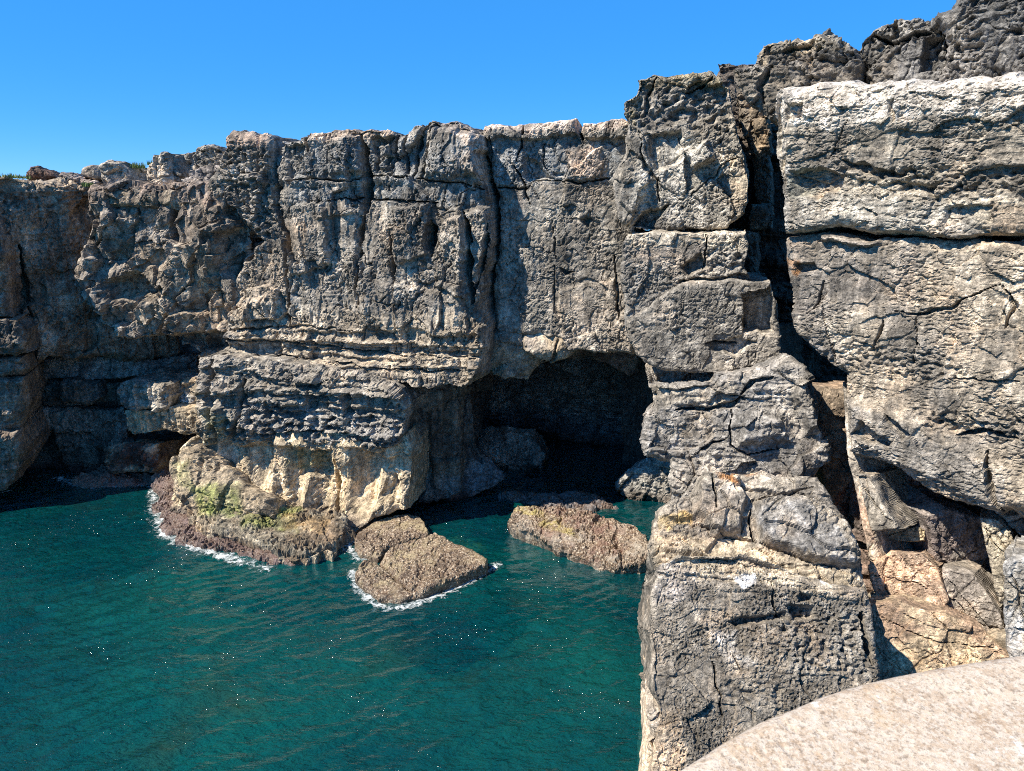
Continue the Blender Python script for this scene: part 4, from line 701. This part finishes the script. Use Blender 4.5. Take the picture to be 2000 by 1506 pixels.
block('rock_block', ROCKN, [(1262, 1400), (1275, 1384), (1300, 1386), (1320, 1440), (1340, 1640), (1340, 1950), (1225, 1950), (1250, 1640), (1260, 1500), (1266, 1470), (1268, 1430)], (1290, 1450, 13.0), a=-10, lean=8, T=4, R=.2, col=(.50, .40, .29), col2=(.40, .34, .27), parent=nb, edge=.07, sty=dict(und=.15, fac=.2, fs=(.5, .5)))
# ------------------------------------------------------------------ cliff that goes on outside the frame, headland, sea bed
block('rock_face', SHADE, [(-2600, 200), (-260, 330), (-230, 1100), (-2600, 1700)], at(-250, 700, 29.6), a=14, T=10, R=.5, res=16, col=MG, col2=DG, parent=lc, sty=dict(und=.5, fac=.5, fs=(3, 3)), zmin=-3)
block('rock_face', ROCKN, [(2040, 150), (3400, -100), (3400, 2200), (2040, 1300)], at(2080, 600, 14.6), a=-45, T=6, R=.5, res=14, col=LG, col2=MG, parent=rc, sty=dict(und=.4, fac=.3), zmin=-3)
block('rock_base', ROCKN, [(1640, 1290), (2500, 1200), (2900, 2600), (1780, 2600), (1660, 1500)], (1900, 1500, 14.4), a=-30, lean=6, T=5, R=.4, res=13, col=(.22, .19, .15), col2=(.34, .29, .22), parent=rc, zmin=-2.5)
hl = np.array([(-120., 42, 12.9), (-30, 42, 12.9), (-14, 39, 13.3), (8, 37, 14.0), (14, 30, 14.6), (24, 18, 14.6), (60, 10, 14.6), (400, 400, 14), (0, 500, 13), (-400, 400, 13)])
me = bpy.data.meshes.new('headland'); me.from_pydata([tuple(p) for p in hl], [], [tuple(range(len(hl)))]); me.update()
put('headland', me, plain('dry_scrub_ground', (.22, .19, .12)), kind='structure')

# water
x = np.arange(-25.5, 7.5, .074); y = np.arange(10.5, 34.5, .074)
X, Y = np.meshgrid(x, y)
def wave(X, Y):
    r = rad(34); xr = X * math.cos(r) + Y * math.sin(r); yr = -X * math.sin(r) + Y * math.cos(r)
    wa = .5 * fbm(X / 1.5, Y / 1.5, 510, 2); g = .55 + .6 * sstep(fbm(X / 4, Y / 4, 512, 2), -.5, .5)
    z = .05 * noise2(xr / 2.6 + wa, yr / 1.0 + wa, 501) + g * (.058 * noise2(xr / 1.15 + 4 + wa, yr / .40 + wa, 502) + .016 * noise2(xr / .5, yr / .22, 503)) + .05 * noise2(X / 5, Y / 4, 504)
    return z
Z = wave(X, Y)
ed = np.minimum(np.minimum(X - x[0], x[-1] - X), np.minimum(Y - y[0], y[-1] - Y)); Z = Z * sstep(ed, 0, 2)
f, used = grid_faces(np.ones(X.shape, bool))
sea = np.stack([X.ravel(), Y.ravel(), Z.ravel()], 1)
nb_ = len(sea); B = 3000.
x0, x1, y0, y1 = x[0], x[-1], y[0], y[-1]
ring = np.array([(-B, -B, 0), (B, -B, 0), (B, B, 0), (-B, B, 0), (x0, y0, 0), (x1, y0, 0), (x1, y1, 0), (x0, y1, 0)])
rf = np.array([(0, 1, 5, 4), (1, 2, 6, 5), (2, 3, 7, 6), (3, 0, 4, 7)]) + nb_
me = new_mesh('water', np.vstack([sea, ring]), np.vstack([f, rf]), smooth=True)
put('water', me, WATER, kind='structure')
xs = np.arange(-45, 20, .6); ys = np.arange(2, 45, .6); X2, Y2 = np.meshgrid(xs, ys)
zb = -3.2 + 1.3 * fbm(X2 / 7, Y2 / 7, 700, 3) + .5 * np.abs(fbm(X2 / 2.2, Y2 / 2.2, 701, 3))
f2, _ = grid_faces(np.ones(X2.shape, bool))
nb2 = X2.size; x0, x1, y0, y1 = xs[0], xs[-1], ys[0], ys[-1]
ring = np.array([(-B, -B, -9), (B, -B, -9), (B, B, -9), (-B, B, -9), (x0, y0, -6), (x1, y0, -6), (x1, y1, -6), (x0, y1, -6)]); rf = rf - nb_ + nb2
me = new_mesh('seabed', np.vstack([np.stack([X2.ravel(), Y2.ravel(), zb.ravel()], 1), ring]), np.vstack([f2, rf]), smooth=True)
put('seabed', me, plain('seabed_rock', (.07, .09, .055)), kind='structure')

# sunken boulder seen through the water
block('sunken_rock', plain('sunken_stone', (.30, .27, .12)), [(850, 1060), (870, 1045), (910, 1040), (950, 1050), (955, 1068), (930, 1078), (870, 1075)], on_z(900, 1058, -.35), a=-10, lean=86, T=1.5, R=.4, res=4, edge=.15,
      props=dict(label='yellowish rock just under the water between flat slabs and cave', category='rock', kind='thing'))

# foam
def foam(name, px_line, width, label=None, z=.10):
    pts = [on_z(a_, b_, z) for a_, b_ in px_line]; pts = np.array(pts)[:, :2]
    u = np.arange(pts[:, 0].min() - width, pts[:, 0].max() + width, .09); v = np.arange(pts[:, 1].min() - width, pts[:, 1].max() + width, .09)
    U_, V_ = np.meshgrid(u, v); d, t = dpoly(U_, V_, [tuple(p) for p in pts])
    d = d + .35 * width * fbm(U_ / .8, V_ / .8, 801, 3)
    k = np.clip(1 - d / width, 0, 1)
    f, used = grid_faces(d < width * .98)
    P_ = np.stack([U_.ravel(), V_.ravel(), (wave(U_, V_) + .012 + .03 * k).ravel()], 1)[used]
    c = np.repeat(k.ravel()[used][:, None], 3, 1)
    return put(name, new_mesh(name, P_, f, c, True), FOAM, kind='stuff', label=label)
foam('sea_foam', [(300, 930), (300, 985), (316, 1040), (350, 1056), (400, 1072), (450, 1088), (520, 1104)], .5, 'white foam washing round the foot of the promontory')
foam('sea_foam', [(112, 930), (140, 942), (190, 948), (280, 942), (310, 930)], .5, 'white foam at the foot of the shaded left cliff')
foam('sea_foam', [(770, 1182), (800, 1176), (860, 1156), (920, 1132), (970, 1102)], .45, 'foam line along the front of the largest flat slab')
foam('sea_foam', [(690, 1110), (696, 1140), (720, 1164), (760, 1184)], .35, 'foam round the low weedy slab')
foam('sea_foam', [(690, 1050), (680, 1070), (700, 1090)], .4, 'foam between the promontory and the flat slabs')

# parapet in front of the camera: a worn stone coping
edge_px = [(1150, 1593), (1240, 1531), (1304, 1489), (1408, 1427), (1482, 1388), (1541, 1366), (1593, 1345), (1645, 1328), (1740, 1304), (1830, 1285), (1930, 1270), (2000, 1261), (2100, 1253), (2300, 1245)]
o = edge_px + [(2800, 2400), (1100, 2400)]
block('stone_parapet', PARAPET, o, on_z(1650, 1320, HC - .86), a=20, lean=86, T=.45, R=.05, res=3.4, edge=.004, seed=9001,
      sty=dict(und=.01, fac=0, fac2=0, stra=0, flu=0, pit=.0008, ps=.02, rgh=.0015, crk=0, frac=0), props=dict(label='worn cream stone parapet edge stained orange and white, close below the viewer', category='parapet', kind='thing'))

# lamp post on the far left crest
lp = root('lamp_post', (-39.2, 56, 12.9), label='tiny lamp post standing on the far left crest', category='lamp post', kind='thing')
def cyl(name, p0, p1, r0, r1, mat, parent, n=10):
    a_ = np.array(p0, float); b_ = np.array(p1, float); vs = []; fs = []
    for q, r in ((a_, r0), (b_, r1)):
        for i in range(n): vs.append((q[0] + r * math.cos(i * 2 * math.pi / n), q[1] + r * math.sin(i * 2 * math.pi / n), q[2]))
    for i in range(n): fs.append((i, (i + 1) % n, n + (i + 1) % n, n + i))
    fs.append(tuple(range(n))[::-1]); fs.append(tuple(range(n, 2 * n)))
    me = bpy.data.meshes.new(name); me.from_pydata(vs, [], fs); me.update(); me.materials.append(mat)
    ob = bpy.data.objects.new(name, me); COL.objects.link(ob); ob.parent = parent; return ob
dark = plain('dark_metal', (.04, .04, .045), .5)
cyl('pole', (0, 0, 0), (0, 0, 3.6), .06, .04, dark, lp); cyl('lamp_head', (0, 0, 3.6), (0, 0, 3.85), .10, .22, dark, lp); cyl('lamp_cap', (0, 0, 3.852), (0, 0, 3.93), .23, .05, dark, lp)

# tufts of grass on the crest
def tufts(name, spots, label):
    rnd = random.Random(5); vs = []; fs = []
    for (px_, py_, Y_, r, n, h) in spots:
        c = at(px_, py_, Y_)
        for i in range(n):
            a_ = rnd.uniform(0, 6.28); q = r * math.sqrt(rnd.random()); b = c + np.array([math.cos(a_) * q, math.sin(a_) * q, -.05])
            t_ = rnd.uniform(0, 6.28); hh = h * rnd.uniform(.5, 1.2); w_ = .02; dx, dy = math.cos(t_), math.sin(t_)
            k = len(vs); vs += [tuple(b + np.array([-dy * w_, dx * w_, 0])), tuple(b + np.array([dy * w_, -dx * w_, 0])), tuple(b + np.array([dx * .3 * hh, dy * .3 * hh, hh]))]; fs.append((k, k + 1, k + 2))
    me = bpy.data.meshes.new(name); me.from_pydata(vs, [], fs); me.update()
    put(name, me, plain('grass_blades', (.12, .17, .045)), kind='stuff', label=label)
tufts('grass', [(268, 326, 32.5, .35, 160, .25), (172, 362, 31.6, .25, 140, .2), (6, 344, 31, .6, 160, .18), (40, 346, 31.5, .4, 100, .15), (300, 320, 33, .3, 80, .2)], 'small green grass tufts growing on the crest')
